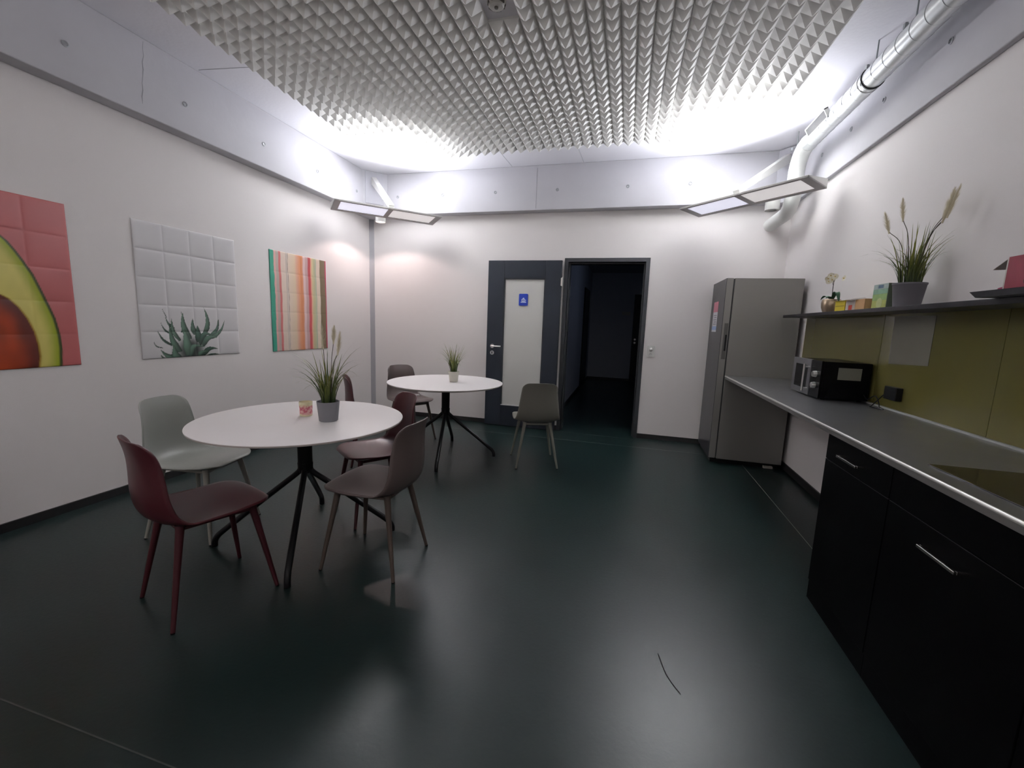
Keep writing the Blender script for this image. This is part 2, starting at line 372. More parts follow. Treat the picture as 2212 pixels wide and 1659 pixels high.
# ================================================================== CORNER UPLIGHTS
M_em = mat('diffuser_lit', (.75, .75, .78), .5, emit=((.84, .84, 1.0), .62))
M_em2 = mat('diffuser_half', (.70, .68, .68), .5, emit=((1.0, .95, .95), .40))
TILT = .85
def uplight(label, A, ang, length, width, zt, inward, headpt, power, core, spot, lit, spot_label, plate_facet):
    """wing shaped uplight. A near-left corner of the underside, ang its long direction"""
    ex = Vector((math.cos(ang), math.sin(ang), 0)); ey = Vector((-ex.y, ex.x, 0)) * inward
    z0, zf, zth = zt, zt - .030, .075
    base = Vector((A[0], A[1], 0)) + ex * length / 2 + ey * width / 2
    t = thing('corner_uplight', label, 'wall lamp', (base.x, base.y, zt))
    def W(u, v, dz=0): # u along, v across (0 near edge .. 1 corner side)
        p = Vector((A[0], A[1], 0)) + ex * (u * length) + ey * (v * width); return Vector((p.x, p.y, z0 + (zf - z0) * v + dz))
    body = B()
    bot = [W(0, 0), W(1, 0), W(1, 1), W(0, 1)]
    top = [W(0, 0, .014), W(1, 0, .014), W(1, 1, zth), W(0, 1, zth)]
    # shell: sides + bottom rim with two windows, open trough at the top is covered by a slab with the tubes on it
    body.add(bot + top, [(0, 1, 5, 4), (1, 2, 6, 5), (2, 3, 7, 6), (3, 0, 4, 7), (4, 5, 6, 7)])
    body.obj('housing', M_lampbody, t)
    rim = B(); fu, fv, mid = .055, .085, .022
    us = [0, fu, .5 - mid, .5 + mid, 1 - fu, 1]; vs = [0, fv, 1 - fv * 1.6, 1]
    for i in range(5):
        for j in range(3):
            if j == 1 and i in (1, 3): continue
            q = [W(us[i], vs[j], -.001), W(us[i + 1], vs[j], -.001), W(us[i + 1], vs[j + 1], -.001), W(us[i], vs[j + 1], -.001)]
            q2 = [v + Vector((0, 0, .012)) for v in q]
            rim.add(q + q2, [(0, 1, 2, 3), (4, 7, 6, 5), (0, 4, 5, 1), (1, 5, 6, 2), (2, 6, 7, 3), (3, 7, 4, 0)])
    rim.obj('frame', M_lampedge, t)
    for n, (u0_, u1_) in enumerate(((fu, .5 - mid), (.5 + mid, 1 - fu))):
        q = [W(u0_, vs[1], .004), W(u1_, vs[1], .004), W(u1_, vs[2], .004), W(u0_, vs[2], .004)]
        q2 = [v + Vector((0, 0, .005)) for v in q]
        B().add(q + q2, [(0, 1, 2, 3), (4, 7, 6, 5), (0, 4, 5, 1), (1, 5, 6, 2), (2, 6, 7, 3), (3, 7, 4, 0)]).obj('diffuser', M_em if n in lit else M_em2, t)
    # arm
    foot = W(.5, .06, .016); hd = Vector(headpt)
    dirn = (foot - hd); side = ex * .030
    upv = side.cross(dirn).normalized() * .035
    if upv.z < 0: upv = -upv
    arm = B().add([hd - side - upv * 1.2, hd + side - upv * 1.2, foot + side, foot - side, hd - side + upv * 1.2, hd + side + upv * 1.2, foot + side + upv, foot - side + upv],
                  [(0, 1, 2, 3), (4, 7, 6, 5), (0, 4, 5, 1), (1, 5, 6, 2), (2, 6, 7, 3), (3, 7, 4, 0)])
    arm.obj('arm', M_lampbody, t, .004)
    hc = Vector(plate_facet)
    R = Matrix.Translation(hc) @ Matrix((ex, Vector((0, 0, 1)), ex.cross(Vector((0, 0, 1))))).transposed().to_4x4()
    B().box(-.11, .11, -.22, .16, -.02, .02, R).obj('wall_plate', mat('bracket_grey', (.50, .50, .54), .6), t, .004)
    # downlight can
    c = Vector(spot)
    B().lathe([(.060, .16), (.060, .0), (.056, .0), (.050, .03), (.020, .045), (.0001, .045)], 28, c).obj('downlight_can', M_lampbody, t, smooth=.7)
    ref = B().lathe([(.052, .004), (.030, .035), (.0001, .040)], 24, c)
    if power > 0 and spot_label: ref.obj('reflector', mat('reflector_lit', (.8, .75, .72), .3, .3, emit=((1, .80, .76), 1.6)), t, smooth=.8)
    else: ref.obj('reflector', M_steel, t, smooth=.8)
    B().tube([c + Vector((0, 0, .10)), W(.5, .95, .03)], .012, 8).obj('can_bracket', M_lampbody, t)
    # fluorescent tubes in the trough, shining upwards
    for v in (.74, .92):
        zz = .014 + (zth - .014) * v + .008
        a, bq = W(.06, v, zz), W(.94, v, zz)
        B().tube([a, bq], .008, 8).obj('tube', mat('fluorescent', (.9, .9, .9), .4, emit=((.88, .92, 1.0), 4.0)), t)
    L = bpy.data.lights.new('uplight', 'AREA'); L.shape = 'RECTANGLE'; L.size = length * .5; L.size_y = width * .7; L.energy = power; L.color = (.90, .92, 1.0); L.spread = math.radians(160)
    lo = bpy.data.objects.new('uplight_glow', L); COL.objects.link(lo); lo.parent = t
    uc = .5 if spot_label else .44
    pc = W(uc, .5, .125) - base - Vector((0, 0, zt))
    zdir = -(Vector((0, 0, 1)) - ey * TILT).normalized()          # asymmetric optics: thrown up and out over the room
    lo.matrix_local = Matrix.Translation(pc) @ Matrix((ex, zdir.cross(ex), zdir)).transposed().to_4x4()
    L2 = bpy.data.lights.new('uplight_core', 'AREA'); L2.shape = 'RECTANGLE'; L2.size = length * .45; L2.size_y = width * .5; L2.energy = core; L2.color = (.92, .94, 1.0); L2.spread = math.radians(74)
    lo2 = bpy.data.objects.new('uplight_core', L2); COL.objects.link(lo2); lo2.parent = t
    zc = -(Vector((0, 0, 1)) - ey * .50).normalized()
    lo2.matrix_local = Matrix.Translation(pc) @ Matrix((ex, zc.cross(ex), zc)).transposed().to_4x4()
    if spot_label:
        sp = bpy.data.lights.new('downlight', 'SPOT'); sp.energy = SPOT_E; sp.spot_size = math.radians(138); sp.spot_blend = .22; sp.color = (1.0, .80, .76); sp.shadow_soft_size = .045
        so_ = bpy.data.objects.new('downlight_glow', sp); COL.objects.link(so_); so_.parent = t
        so_.location = c + Vector((0, 0, -.004)) - base - Vector((0, 0, zt))
    return t
uplight('white wing uplight in the left corner, its downlight glowing pink on the walls', (-2.985, 3.90), PI / 4, 1.16, .33, 2.5, 1, (-3.20, 4.935, 3.02), UPLIGHT_L, CORE_L, (-2.915, 4.63, 2.445), (0,), True, (-3.20, 4.945, 2.96))
uplight('white wing uplight in the right corner below the bend of the duct', (.425, 4.705), -PI / 4, 1.17, .30, 2.5, 1, (1.42, 4.985, 3.02), UPLIGHT_R, CORE_R, (1.215, 4.565, 2.43), (0,), False, (1.44, 4.975, 2.96))

# ================================================================== DUCT
duct = thing('ventilation_duct', 'pale spiral ventilation duct along the ceiling bending down into the end wall', 'duct', (1.378, 3.0, 2.918))
DXc, DZc, DR = 1.378, 2.918, .0635
B().tube([(DXc, YR + .1, DZc), (DXc, 4.36, DZc)], DR, 32, cap=False).obj('straight_run', M_duct, duct, smooth=.7)
pts = []
for a in np.linspace(0, PI / 2, 9): pts.append((DXc, 4.38 + .19 * math.sin(a), DZc - .19 + .19 * math.cos(a)))
B().tube([(DXc, 4.34, DZc)] + pts + [(DXc, 4.57, 2.60)], DR * 1.02, 28, cap=False).obj('elbow', M_ductw, duct, smooth=.7)
pts = [(DXc, 4.57, 2.61)]
for a in np.linspace(0, PI / 2, 9): pts.append((DXc, 4.57 + .17 - .17 * math.cos(a), 2.60 - .17 * math.sin(a)))
B().tube(pts + [(DXc, YB + .02, 2.43)], DR, 28, cap=False).obj('elbow', M_ductw, duct, smooth=.7)
for y in np.arange(-1.5, 4.3, .1215):
    M = Matrix.Rotation(-PI / 2, 3, 'X') @ Matrix.Rotation(math.radians(14), 3, 'X')
    B().lathe([(DR, -.0025), (DR + .0022, 0), (DR, .0025)], 32, (DXc, y + .02, DZc), M).obj('seam_ring', M_seam, duct, smooth=.5)
for y, zz in ((4.345, 0),):
    B().lathe([(DR + .001, -.006), (DR + .005, -.004), (DR + .005, .004), (DR + .001, .006)], 32, (DXc, y, DZc), Matrix.Rotation(PI / 2, 3, 'X')).obj('collar', M_ductw, duct, smooth=.5)
B().lathe([(DR, -.007), (DR + .006, -.005), (DR + .006, .005), (DR, .007)], 32, (DXc, 3.37, DZc), Matrix.Rotation(PI / 2, 3, 'X')).obj('rubber_joint', M_black, duct, smooth=.5)
B().lathe([(DR, -.012), (DR + .004, -.010), (DR + .004, .010), (DR, .012)], 32, (DXc, 3.43, DZc), Matrix.Rotation(PI / 2, 3, 'X')).obj('clamp', M_duct, duct, smooth=.5)
for y in (3.36, 2.98, 4.63):
    B().tube([(DXc, y, DZc + .06), (DXc, y, ZC)], .004, 6).box(DXc - .050, DXc - .036, y - .010, y + .010, DZc + .044, DZc + .070).tube([(DXc - .045, y, DZc + .06), (DXc, y, DZc + .072)], .003, 6).obj('hanger', M_seam, duct)
MG = Matrix.Translation((DXc - .068, 4.0, DZc + .012)) @ Matrix.Rotation(math.radians(-28), 4, 'Y')
gr = B()
for q in ((-.014, .014, -.175, -.165, -.034, .034), (-.014, .014, .165, .175, -.034, .034), (-.014, .014, -.175, .175, -.034, -.027), (-.014, .014, -.175, .175, .027, .034)): gr.box(*q, MG)
gr.obj('grille_frame', M_ductw, duct)
B().box(-.010, .012, -.166, .166, -.028, .028, MG).obj('grille_mesh', mat('grille_grey', (.05, .05, .05), .6), duct)

# ================================================================== POSTERS
def poster(name, label, y0, y1, z0, z1, paint, relief, nu=160, nv=200, cols=4, rows=5):
    root_loc = (XL, (y0 + y1) / 2, z0)
    u = np.linspace(0, 1, nu + 1); v = np.linspace(0, 1, nv + 1)
    U, V = np.meshgrid(u, v)
    Y = y0 + U * (y1 - y0); Z = z0 + V * (z1 - z0)
    def crease(t, n):
        f = np.abs((t * n) % 1.0 - .5) * 2            # 1 at the folds, 0 mid tile
        return f ** 10
    cr = np.maximum(crease(U, cols), crease(V, rows))
    edge = np.minimum.reduce([U, 1 - U, V * 1.25, (1 - V) * 1.25])
    pil = (np.sin(PI * ((U * cols) % 1.0)) * np.sin(PI * ((V * rows) % 1.0))) ** .6
    H = .006 + relief * (.6 * pil + .4 * (1 - cr))
    H = H + relief * .5 * np.sin(3.1 * V * PI + 1.3 * U) * (U < .3) * (1 - U / .3)
    C = paint(U, V, Y, Z)
    n0 = (nu + 1) * (nv + 1)
    front = np.stack([XL + H, Y, Z], -1).reshape(-1, 3)
    # print sheet plus a border back to the wall
    idx = np.arange(n0).reshape(nv + 1, nu + 1)
    quads = np.stack([idx[:-1, :-1], idx[:-1, 1:], idx[1:, 1:], idx[1:, :-1]], -1).reshape(-1, 4)
    ring = np.concatenate([idx[0, :], idx[1:, -1], idx[-1, -2::-1], idx[-2:0:-1, 0]])
    back = front[ring].copy(); back[:, 0] = XL + .001
    rb = n0 + np.arange(len(ring))
    side = np.stack([ring, np.roll(ring, -1), np.roll(rb, -1), rb], -1)
    verts = np.concatenate([front, back]) - np.array(root_loc)
    faces = np.concatenate([quads, side[:, ::-1]])
    me = bpy.data.meshes.new(name)
    me.from_pydata(verts.tolist(), [], faces.tolist()); me.update()
    ca = me.color_attributes.new('print', 'FLOAT_COLOR', 'POINT')
    cc = np.ones((len(verts), 4)); cc[:n0, :3] = C.reshape(-1, 3); cc[n0:, :3] = C.reshape(-1, 3)[ring]
    ca.data.foreach_set('color', cc.ravel())
    me.polygons.foreach_set('use_smooth', [True] * len(me.polygons))
    me.materials.append(mat('poster_paper', (1, 1, 1), .38, attr='print'))
    o = bpy.data.objects.new(name, me); COL.objects.link(o); o.location = root_loc
    tag(o, label, 'poster', 'posters on the left wall'); return o

def lerp(a, b, t): return a[..., None] * 0 + np.array(a) if False else (np.array(a) * (1 - t[..., None]) + np.array(b) * t[..., None])
def sstep(x, a, b):
    t = np.clip((x - a) / (b - a), 0, 1); return t * t * (3 - 2 * t)
def vnoise(Y, Z, f, seed=0):
    r_ = np.random.default_rng(seed); n = 0
    for k in range(6):
        a, b_, p = r_.uniform(-1, 1), r_.uniform(-1, 1), r_.uniform(0, 6.28)
        n = n + np.sin(f * (k * .5 + .6) * (a * Y + b_ * Z) * 6.28 + p)
    return n / 6

def paint_avocado(U, V, Y, Z):
    yc = 1.44
    oz = np.array([.93, .95, 1.059, 1.143, 1.241, 1.322, 1.407, 1.498, 1.563, 1.621, 1.669, 1.698, 1.735, 1.76, 1.775])
    oy = np.array([1.812, 1.814, 1.821, 1.82, 1.805, 1.783, 1.757, 1.728, 1.697, 1.666, 1.636, 1.609, 1.55, 1.49, 1.44])
    pz = np.array([.93, .945, 1.011, 1.078, 1.159, 1.238, 1.301, 1.348, 1.369, 1.40, 1.41])
    py = np.array([1.702, 1.704, 1.715, 1.713, 1.702, 1.677, 1.646, 1.61, 1.578, 1.50, 1.44])
    Ys = yc + np.abs(Y - yc)
    do = np.interp(Z, oz, oy, right=yc - .05) - Ys; do = np.where(Z > 1.775, -.1, do)
    dp = np.interp(Z, pz, py, right=yc - .05) - Ys; dp = np.where(Z > 1.41, -.2, dp)
    bg = np.array([.50, .135, .13]) * np.ones(U.shape + (3,))
    flesh = lerp((.30, .36, .012), (.70, .62, .17), sstep(do, .012, .085))
    flesh = flesh * (1 + .06 * vnoise(Y, Z, 6, 3))[..., None]
    pit = lerp((.10, .012, .006), (.36, .045, .008), sstep(dp, .01, .12)) * (1 + .45 * vnoise(Y, Z * .6, 5, 5))[..., None]
    C = bg
    k = sstep(do, -.002, .003)[..., None]; C = C * (1 - k) + np.array([.035, .05, .008]) * k
    k = sstep(do, .010, .020)[..., None]; C = C * (1 - k) + flesh * k
    k = sstep(dp, -.010, .0)[..., None]; C = C * (1 - k) + np.array([.42, .26, .03]) * k
    k = sstep(dp, 0, .006)[..., None]; C = C * (1 - k) + pit * k
    return np.clip(C, 0, 1)

LEAVES = [ # base (u,v), tip (u,v), half width, bend, tone
    ((.168, .08), (.095, .142), .006, .02, .25), ((.257, .10), (.14, .214), .014, .02, .15), ((.265, .183), (.172, .273), .010, .015, .1),
    ((.287, .229), (.219, .314), .014, .01, .3), ((.334, .136), (.276, .304), .022, .02, .8), ((.367, .20), (.369, .359), .012, -.01, .2),
    ((.498, .18), (.48, .307), .030, .01, .55), ((.588, .16), (.605, .398), .030, -.03, .65), ((.639, .150), (.759, .308), .026, -.03, .45),
    ((.620, .140), (.827, .296), .022, -.04, .6), ((.533, .12), (.524, .25), .04, .0, .25), ((.436, .15), (.382, .352), .036, .02, .85),
    ((.33, .05), (.253, .251), .032, .02, .75), ((.567, .09), (.735, .15), .034, .03, .6), ((.54, .10), (.70, .165), .03, .05, .3),
    ((.42, .02), (.39, .228), .050, .0, .9), ((.30, .0), (.152, .066), .028, .02, .7), ((.26, -.02), (.15, .03), .022, .02, .35),
    ((.34, -.03), (.28, .10), .040, .02, .8), ((.56, .00), (.734, .052), .030, .03, .15), ((.439, .0), (.575, .075), .034, .05, .75),
    ((.52, -.03), (.62, .035), .03, .03, .55), ((.60, -.01), (.745, .004), .012, .01, .05), ((.23, .31), (.195, .38), .004, .0, .1)]
def paint_pineapple(U, V, Y, Z):
    X, Yv = U * .81, V * .995
    C = np.array([.66, .645, .65]) * np.ones(U.shape + (3,))
    # dark core behind the leaves
    core = np.exp(-(((X - .36) / .115) ** 2 + ((Yv - .05) / .11) ** 2) ** 2)
    C = C * (1 - core[..., None]) + np.array([.008, .014, .012]) * core[..., None]
    for (bu, bv), (tu, tv), hw, bend, tone in LEAVES:
        bx, by, tx, ty = bu * .81, bv * .995, tu * .81, tv * .995
        L = math.hypot(tx - bx, ty - by); ux, uy = (tx - bx) / L, (ty - by) / L
        t = ((X - bx) * ux + (Yv - by) * uy) / L
        dd = (X - bx) * -uy + (Yv - by) * ux - bend * np.sin(np.clip(t, 0, 1) * PI)
        wd = hw * np.clip(1 - t, 0, 1) ** .75 * np.clip(.55 + t * 1.6, 0, 1)
        inside = (t > -.05) & (t < 1) & (np.abs(dd) < wd)
        s_ = np.clip(dd / np.maximum(wd, 1e-5), -1, 1)
        lightc = np.array([.16, .27, .20]) * tone + np.array([.03, .07, .05]) * (1 - tone)
        shade = (.35 + .65 * sstep(s_, -1, .3)) * (1 - .45 * sstep(np.abs(s_), .6, 1)) * (.45 + .55 * sstep(t, 0, .5))
        col = lightc * shade[..., None]; tipg = sstep(t, .65, 1.0)[..., None]; col = col * (1 - .4 * tipg) + np.array([.05, .09, .04]) * .4 * tipg
        C = np.where(inside[..., None], col, C)
    return C
def srgb(r, g, b_): return np.array([((c / 255) / 12.92 if c / 255 <= .04045 else ((c / 255 + .055) / 1.055) ** 2.4) for c in (r, g, b_)])
def paint_stripes(U, V, Y, Z):
    stops = [(0, (62, 152, 128)), (.062, (62, 152, 128)), (.064, (226, 172, 168)), (.09, (220, 175, 168)), (.10, (186, 176, 166)), (.135, (190, 172, 164)), (.142, (206, 110, 108)),
             (.165, (200, 105, 104)), (.178, (232, 212, 196)), (.25, (226, 208, 194)), (.268, (206, 194, 186)), (.283, (232, 212, 196)), (.287, (50, 40, 36)), (.291, (234, 214, 196)),
             (.40, (232, 208, 180)), (.44, (226, 172, 146)), (.49, (222, 148, 104)), (.54, (218, 142, 100)), (.556, (236, 206, 204)), (.585, (236, 206, 206)), (.595, (206, 172, 170)), (.635, (206, 166, 166)),
             (.65, (190, 70, 78)), (.685, (200, 84, 84)), (.70, (236, 186, 156)), (.73, (206, 196, 148)), (.785, (196, 200, 170)), (.792, (130, 168, 158)), (.799, (232, 214, 192)), (.865, (236, 218, 202)),
             (.875, (118, 104, 76)), (.975, (122, 106, 80)), (.982, (186, 60, 92)), (1.0, (186, 60, 92))]
    xs = [s_[0] for s_ in stops]; cs = np.array([srgb(*s_[1]) for s_ in stops])
    Uw = U + .004 * np.sin(V * 9) + .0025 * np.sin(V * 31)
    C = np.stack([np.interp(Uw, xs, cs[:, i]) for i in range(3)], -1)
    lines = (np.abs((V * 5) % 1 - .5) * 2) ** 30
    return C * (1 - .10 * lines[..., None]) * .93
poster('poster', 'folded poster of a halved avocado on pink at the left edge', 1.10, 1.909, .945, 1.94, paint_avocado, .003)
poster('poster', 'white folded poster of a pineapple crown', 2.274, 3.083, .952, 1.947, paint_pineapple, .006, 200, 250)
poster('poster', 'folded poster of vertical colourful stripes nearest the corner', 3.466, 4.269, .944, 1.942, paint_stripes, .003)

# ================================================================== TABLES
def make_table(loc, rz, label):
    t = thing('round_table', label, 'table', loc, rz, 'round white tables', world=False)
    R = .55
    B().lathe([(.0001, .730), (R - .006, .730), (R - .001, .7285), (R, .726)], 96).obj('tabletop', M_table, t, smooth=.6)
    B().lathe([(R, .726), (R - .002, .718), (R - .03, .709), (.0001, .709)], 96).obj('edge', M_rim, t, smooth=.5)
    B().lathe([(.0001, .709), (.13, .709), (.13, .703), (.040, .700), (.039, .44), (.034, .41), (.0001, .41)], 24).obj('column', M_black, t, smooth=.6)
    for kk in range(4):
        a = kk * PI / 2
        prof = [(.026, .47), (.026, .43), (.045, .405), (.10, .360), (.25, .240), (.43, .094), (.468, .058), (.483, .028), (.485, .0)]
        pts_ = [(r_ * math.cos(a), r_ * math.sin(a), z_) for r_, z_ in prof]
        lg = B().tube(smooth_path(pts_, 5), .0165, 12).obj('leg', M_black, t, smooth=.7)
    return t
make_table((-1.752, 1.975, 0), math.radians(30), 'nearer round white table with black splayed legs, candle glass on it')
make_table((-1.654, 3.738, 0), math.radians(15), 'farther round white table near the door, white plant pot on it')

# ================================================================== CHAIRS
def chair_shell():
    prof = [(.222, .436), (.212, .444), (.18, .448), (.12, .444), (.05, .434), (-.03, .426), (-.10, .421), (-.155, .425), (-.195, .440), (-.226, .470), (-.242, .515), (-.248, .57),
            (-.248, .64), (-.250, .70), (-.256, .745), (-.264, .780), (-.269, .799)]
    pp = smooth_path([(f, 0, z) for f, z in prof], 3); pr = [(p.x, p.z) for p in pp]
    ds = [0]
    for i in range(1, len(pr)): ds.append(ds[-1] + math.hypot(pr[i][0] - pr[i - 1][0], pr[i][1] - pr[i - 1][1]))
    T = ds[-1]; nv = 22
    kx = [0, .10, .22, .36, .44, .50, .56, .62, .70, .80, .90, 1.0]
    kw = [.200, .208, .214, .216, .215, .210, .203, .193, .182, .171, .161, .152]
    kf = [-.010, -.004, 0, .008, .030, .060, .072, .072, .066, .060, .052, .040]   # forward wrap at the edges
    kz = [-.006, .002, .010, .022, .026, .018, .008, 0, 0, 0, -.002, -.008]
    # pack more rows close to both ends so that the corners round cleanly
    su = np.concatenate([T * np.array([0, .002, .006, .013, .022, .034, .048, .064]), np.linspace(.085, .90, 34) * T, T * (1 - np.array([.082, .064, .048, .034, .022, .013, .006, .002, 0]))])
    fx = np.interp(su, ds, [p[0] for p in pr]); fz = np.interp(su, ds, [p[1] for p in pr])
    vs, fs = [], []
    for i, s_ in enumerate(su):
        q = s_ / T; wdt = np.interp(q, kx, kw); r1, r2 = .105, .052
        dd = min(s_, T - s_); r_ = r1 if s_ < T / 2 else r2
        if dd < r_: wdt = wdt - r_ + math.sqrt(max(0, r_ * r_ - (r_ - dd) ** 2))
        wf, wz = np.interp(q, kx, kf), np.interp(q, kx, kz)
        for j in range(nv + 1):
            v = -1 + 2 * j / nv; x = v * wdt
            e = abs(v) ** 2.4 * (wdt / max(.15, np.interp(q, kx, kw))) ** 2
            vs.append((x, fx[i] + wf * e, fz[i] + wz * e))
    for i in range(len(su) - 1):
        for j in range(nv):
            a = i * (nv + 1) + j; fs.append((a, a + 1, a + nv + 2, a + nv + 1))
    return vs, fs
SHELL = chair_shell()
def make_chair(loc, facing, label, color, legcol=None, group='shell chairs around the tables', rough=.34):
    key = '%.3f_%.3f_%.3f' % color
    ms = mat('chair_plastic_' + key, color, rough, bump=(900, .05)); ml = mat('chair_leg_' + key, legcol or color, .45)
    t = thing('shell_chair', label, 'chair', loc, facing - PI / 2, group, world=False)
    o = B().add(*SHELL).obj('seat_shell', ms, t, smooth=3.2, recalc=False)
    md = o.modifiers.new('thickness', 'SOLIDIFY'); md.thickness = .007; md.offset = 0
    feet = {'f': (.20, .205), 'b': (.19, -.21)}; tops = {'f': (.128, .140), 'b': (.115, -.135)}
    fb = B()
    for kx_ in ('f', 'b'):
        for s_ in (-1, 1):
            fx_, fy_ = feet[kx_]; tx, ty = tops[kx_]
            f0, t0 = Vector((s_ * fx_, fy_, .0)), Vector((s_ * tx, ty, .419))
            dr = (t0 - f0)
            lg = B().tube([f0 + dr * .012, f0 + dr * .3, f0 + dr * .75, f0 + dr * .95, t0], [.0090, .0112, .0145, .0165, .020], 12).obj('leg', ml, t, smooth=.8)
            B().lathe([(.0085, 0), (.0092, .006), (.0001, .0062)], 10, tuple(f0)).obj('foot_glide', M_black, lg)
        fb.tube([(-tops[kx_][0], tops[kx_][1], .404), (tops[kx_][0], tops[kx_][1], .404)], .012, 8)
    for s_ in (-1, 1): fb.tube([(s_ * tops['f'][0], tops['f'][1], .404), (s_ * tops['b'][0], tops['b'][1], .404)], .010, 8)
    fb.obj('under_frame', ml, t, smooth=.8)
    return t
RED, REDL = (.066, .011, .016), (.055, .008, .012)
make_chair((-1.818, 1.421, 0), math.radians(70.5), 'oxblood red shell chair in the left foreground, seen from behind', RED, REDL)
make_chair((-2.428, 1.890, 0), math.radians(9.5), 'pale grey shell chair between the nearer table and the left wall', (.33, .345, .315), (.26, .25, .22))
make_chair((-1.254, 1.925, 0), math.radians(181), 'taupe brown shell chair at the right of the nearer table', (.105, .080, .076), (.075, .055, .045))
make_chair((-1.585, 2.43, 0), math.radians(233), 'oxblood red shell chair behind the taupe one, facing the nearer table', RED, REDL)
make_chair((-2.20, 3.37, 0), math.radians(36), 'oxblood red shell chair half hidden behind the grass on the nearer table', RED, REDL)
make_chair((-2.26, 4.15, 0), math.radians(-32), 'taupe brown shell chair behind the farther table near the corner', (.105, .080, .076), (.02, .018, .018))
make_chair((-.779, 3.845, 0), math.radians(110), 'grey shell chair turned towards the open door', (.17, .165, .14), (.19, .185, .155))

# ================================================================== GRASS PLANTS
def ribbons(bb, cols, pts, width, c0, c1, wdir):
    n = len(pts); o = len(bb.v); vs = []
    for i, p in enumerate(pts):
        t = i / (n - 1); w_ = width * (1 - t) ** .7 * min(1, .55 + t * 2)
        vs.append(p - wdir * w_ / 2); vs.append(p + wdir * w_ / 2)
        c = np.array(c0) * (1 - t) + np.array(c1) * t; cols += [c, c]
    bb.add(vs, [(2 * i, 2 * i + 1, 2 * i + 3, 2 * i + 2) for i in range(n - 1)])
M_leaf = mat('grass_blade', (.1, .15, .03), .45, attr='tint')
def grass_plant(loc, label, pot_prof, potmat, seed, h=.38, nb=120, plumes=(), lean=None, long_arcs=(), xmax=None):
    r = random.Random(seed)
    t = thing('grass_plant', label, 'plant', loc, 0, 'artificial grass plants', world=False)
    top_r, top_z = pot_prof[-1]
    outer = pot_prof; inner = [(top_r - .004, top_z - .001), (top_r - .007, top_z - .016), (.0001, top_z - .016)]
    B().lathe([(.0001, 0)] + outer + inner, 36).obj('pot', potmat, t, smooth=.6)
    B().lathe([(top_r - .008, top_z - .014), (.0001, top_z - .006)], 20).obj('soil', mat('soil_dark', (.012, .014, .008), .9), t)
    bb, cols = B(), []
    def blade(base, az, L, spread, droop, wdt, c0, c1):
        d_ = Vector((math.cos(az), math.sin(az), 0)); pts = []
        for i in range(9):
            s_ = i / 8
            pts.append(base + d_ * (spread * s_ ** 1.7) + Vector((0, 0, L * s_ - droop * s_ ** 3)))
        if xmax: pts = [Vector((p.x if p.x < xmax * .5 else xmax * .5 + xmax * .45 * math.tanh((p.x - xmax * .5) / (xmax * .5)), p.y, p.z)) for p in pts]
        ribbons(bb, cols, pts, wdt, c0, c1, Vector((-d_.y, d_.x, 0)) * (1 if r.random() > .3 else .6) + d_ * r.uniform(-.5, .5))
    z0 = top_z - .012
    for k_ in range(nb):
        az = r.uniform(0, 2 * PI); br = top_r * .62 * math.sqrt(r.random())
        base = Vector((math.cos(az) * br, math.sin(az) * br, z0)); az2 = az + r.uniform(-.6, .6)
        q = r.random(); yel = r.random()
        if q < .35:      # short thick tuft
            L, spread, droop, wd = h * r.uniform(.30, .55), r.uniform(.01, .05), 0, r.uniform(.009, .013)
        elif q < .72:    # upright blades
            L, spread, droop, wd = h * r.uniform(.6, 1.0), r.uniform(.02, .11), r.uniform(0, .03), r.uniform(.007, .010)
        else:            # arching blades
            L, spread, droop, wd = h * r.uniform(.65, 1.05), r.uniform(.11, .22), r.uniform(.05, .16), r.uniform(.006, .009)
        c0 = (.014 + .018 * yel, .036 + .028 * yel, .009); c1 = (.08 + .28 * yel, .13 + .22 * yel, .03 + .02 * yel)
        blade(base, az2, L, spread, droop, wd, c0, c1)
    for az, L, spread, droop in long_arcs:
        base = Vector((math.cos(az) * .02, math.sin(az) * .02, z0))
        for j in range(3): blade(base, az + r.uniform(-.14, .14), L * r.uniform(.85, 1.15), spread * r.uniform(.75, 1.15), droop * r.uniform(.7, 1.2), .0085, (.02, .04, .008), (.20, .22, .05))
    o = bb.obj('grass_blades', M_leaf, t, recalc=False); o['kind'] = 'stuff'
    ca = o.data.color_attributes.new('tint', 'FLOAT_COLOR', 'POINT')
    ca.data.foreach_set('color', np.concatenate([np.array(cols), np.ones((len(cols), 1))], 1).ravel())
    for az, spread, hh, ln in plumes:
        d_ = Vector((math.cos(az), math.sin(az), 0)); p0 = Vector((0, 0, z0)) + d_ * .015
        tip = p0 + d_ * spread + Vector((0, 0, hh)); dirn = (tip - p0 - d_ * spread * .2).normalized()
        st = smooth_path([p0, p0 + d_ * spread * .35 + Vector((0, 0, hh * .55)), tip - dirn * ln * .9], 5)
        pb = B().tube(st, .0016, 5); stem = pb.obj('plume_stem', mat('plume_stem', (.05, .045, .02), .7), t)
        q = B(); a0 = tip - dirn * ln
        ax = dirn.cross(Vector((0, 0, 1))); ax = ax.normalized() if ax.length > .01 else Vector((1, 0, 0)); ay = dirn.cross(ax)
        for i in range(300):
            s_ = r.random(); an = r.uniform(0, 2 * PI); p = a0 + dirn * (ln * s_)
            rad = (.017 * math.sin(PI * min(1, .15 + s_ * .85)) + .003)
            o2 = (ax * math.cos(an) + ay * math.sin(an)) * rad
            e = p + o2 + dirn * .030; sd = ax * math.sin(an) * -.0009 + ay * math.cos(an) * .0009
            q.add([p - sd, p + sd, e], [(0, 1, 2)])
        q.tube([a0, a0 + dirn * ln * .4, a0 + dirn * ln], [.004, .005, .001], 6)
        q.obj('plume', mat('plume_cream', (.74, .67, .50), .9), stem, recalc=False)
    return t
POT1 = [(.046, 0), (.050, .003), (.060, .105), (.061, .112)]
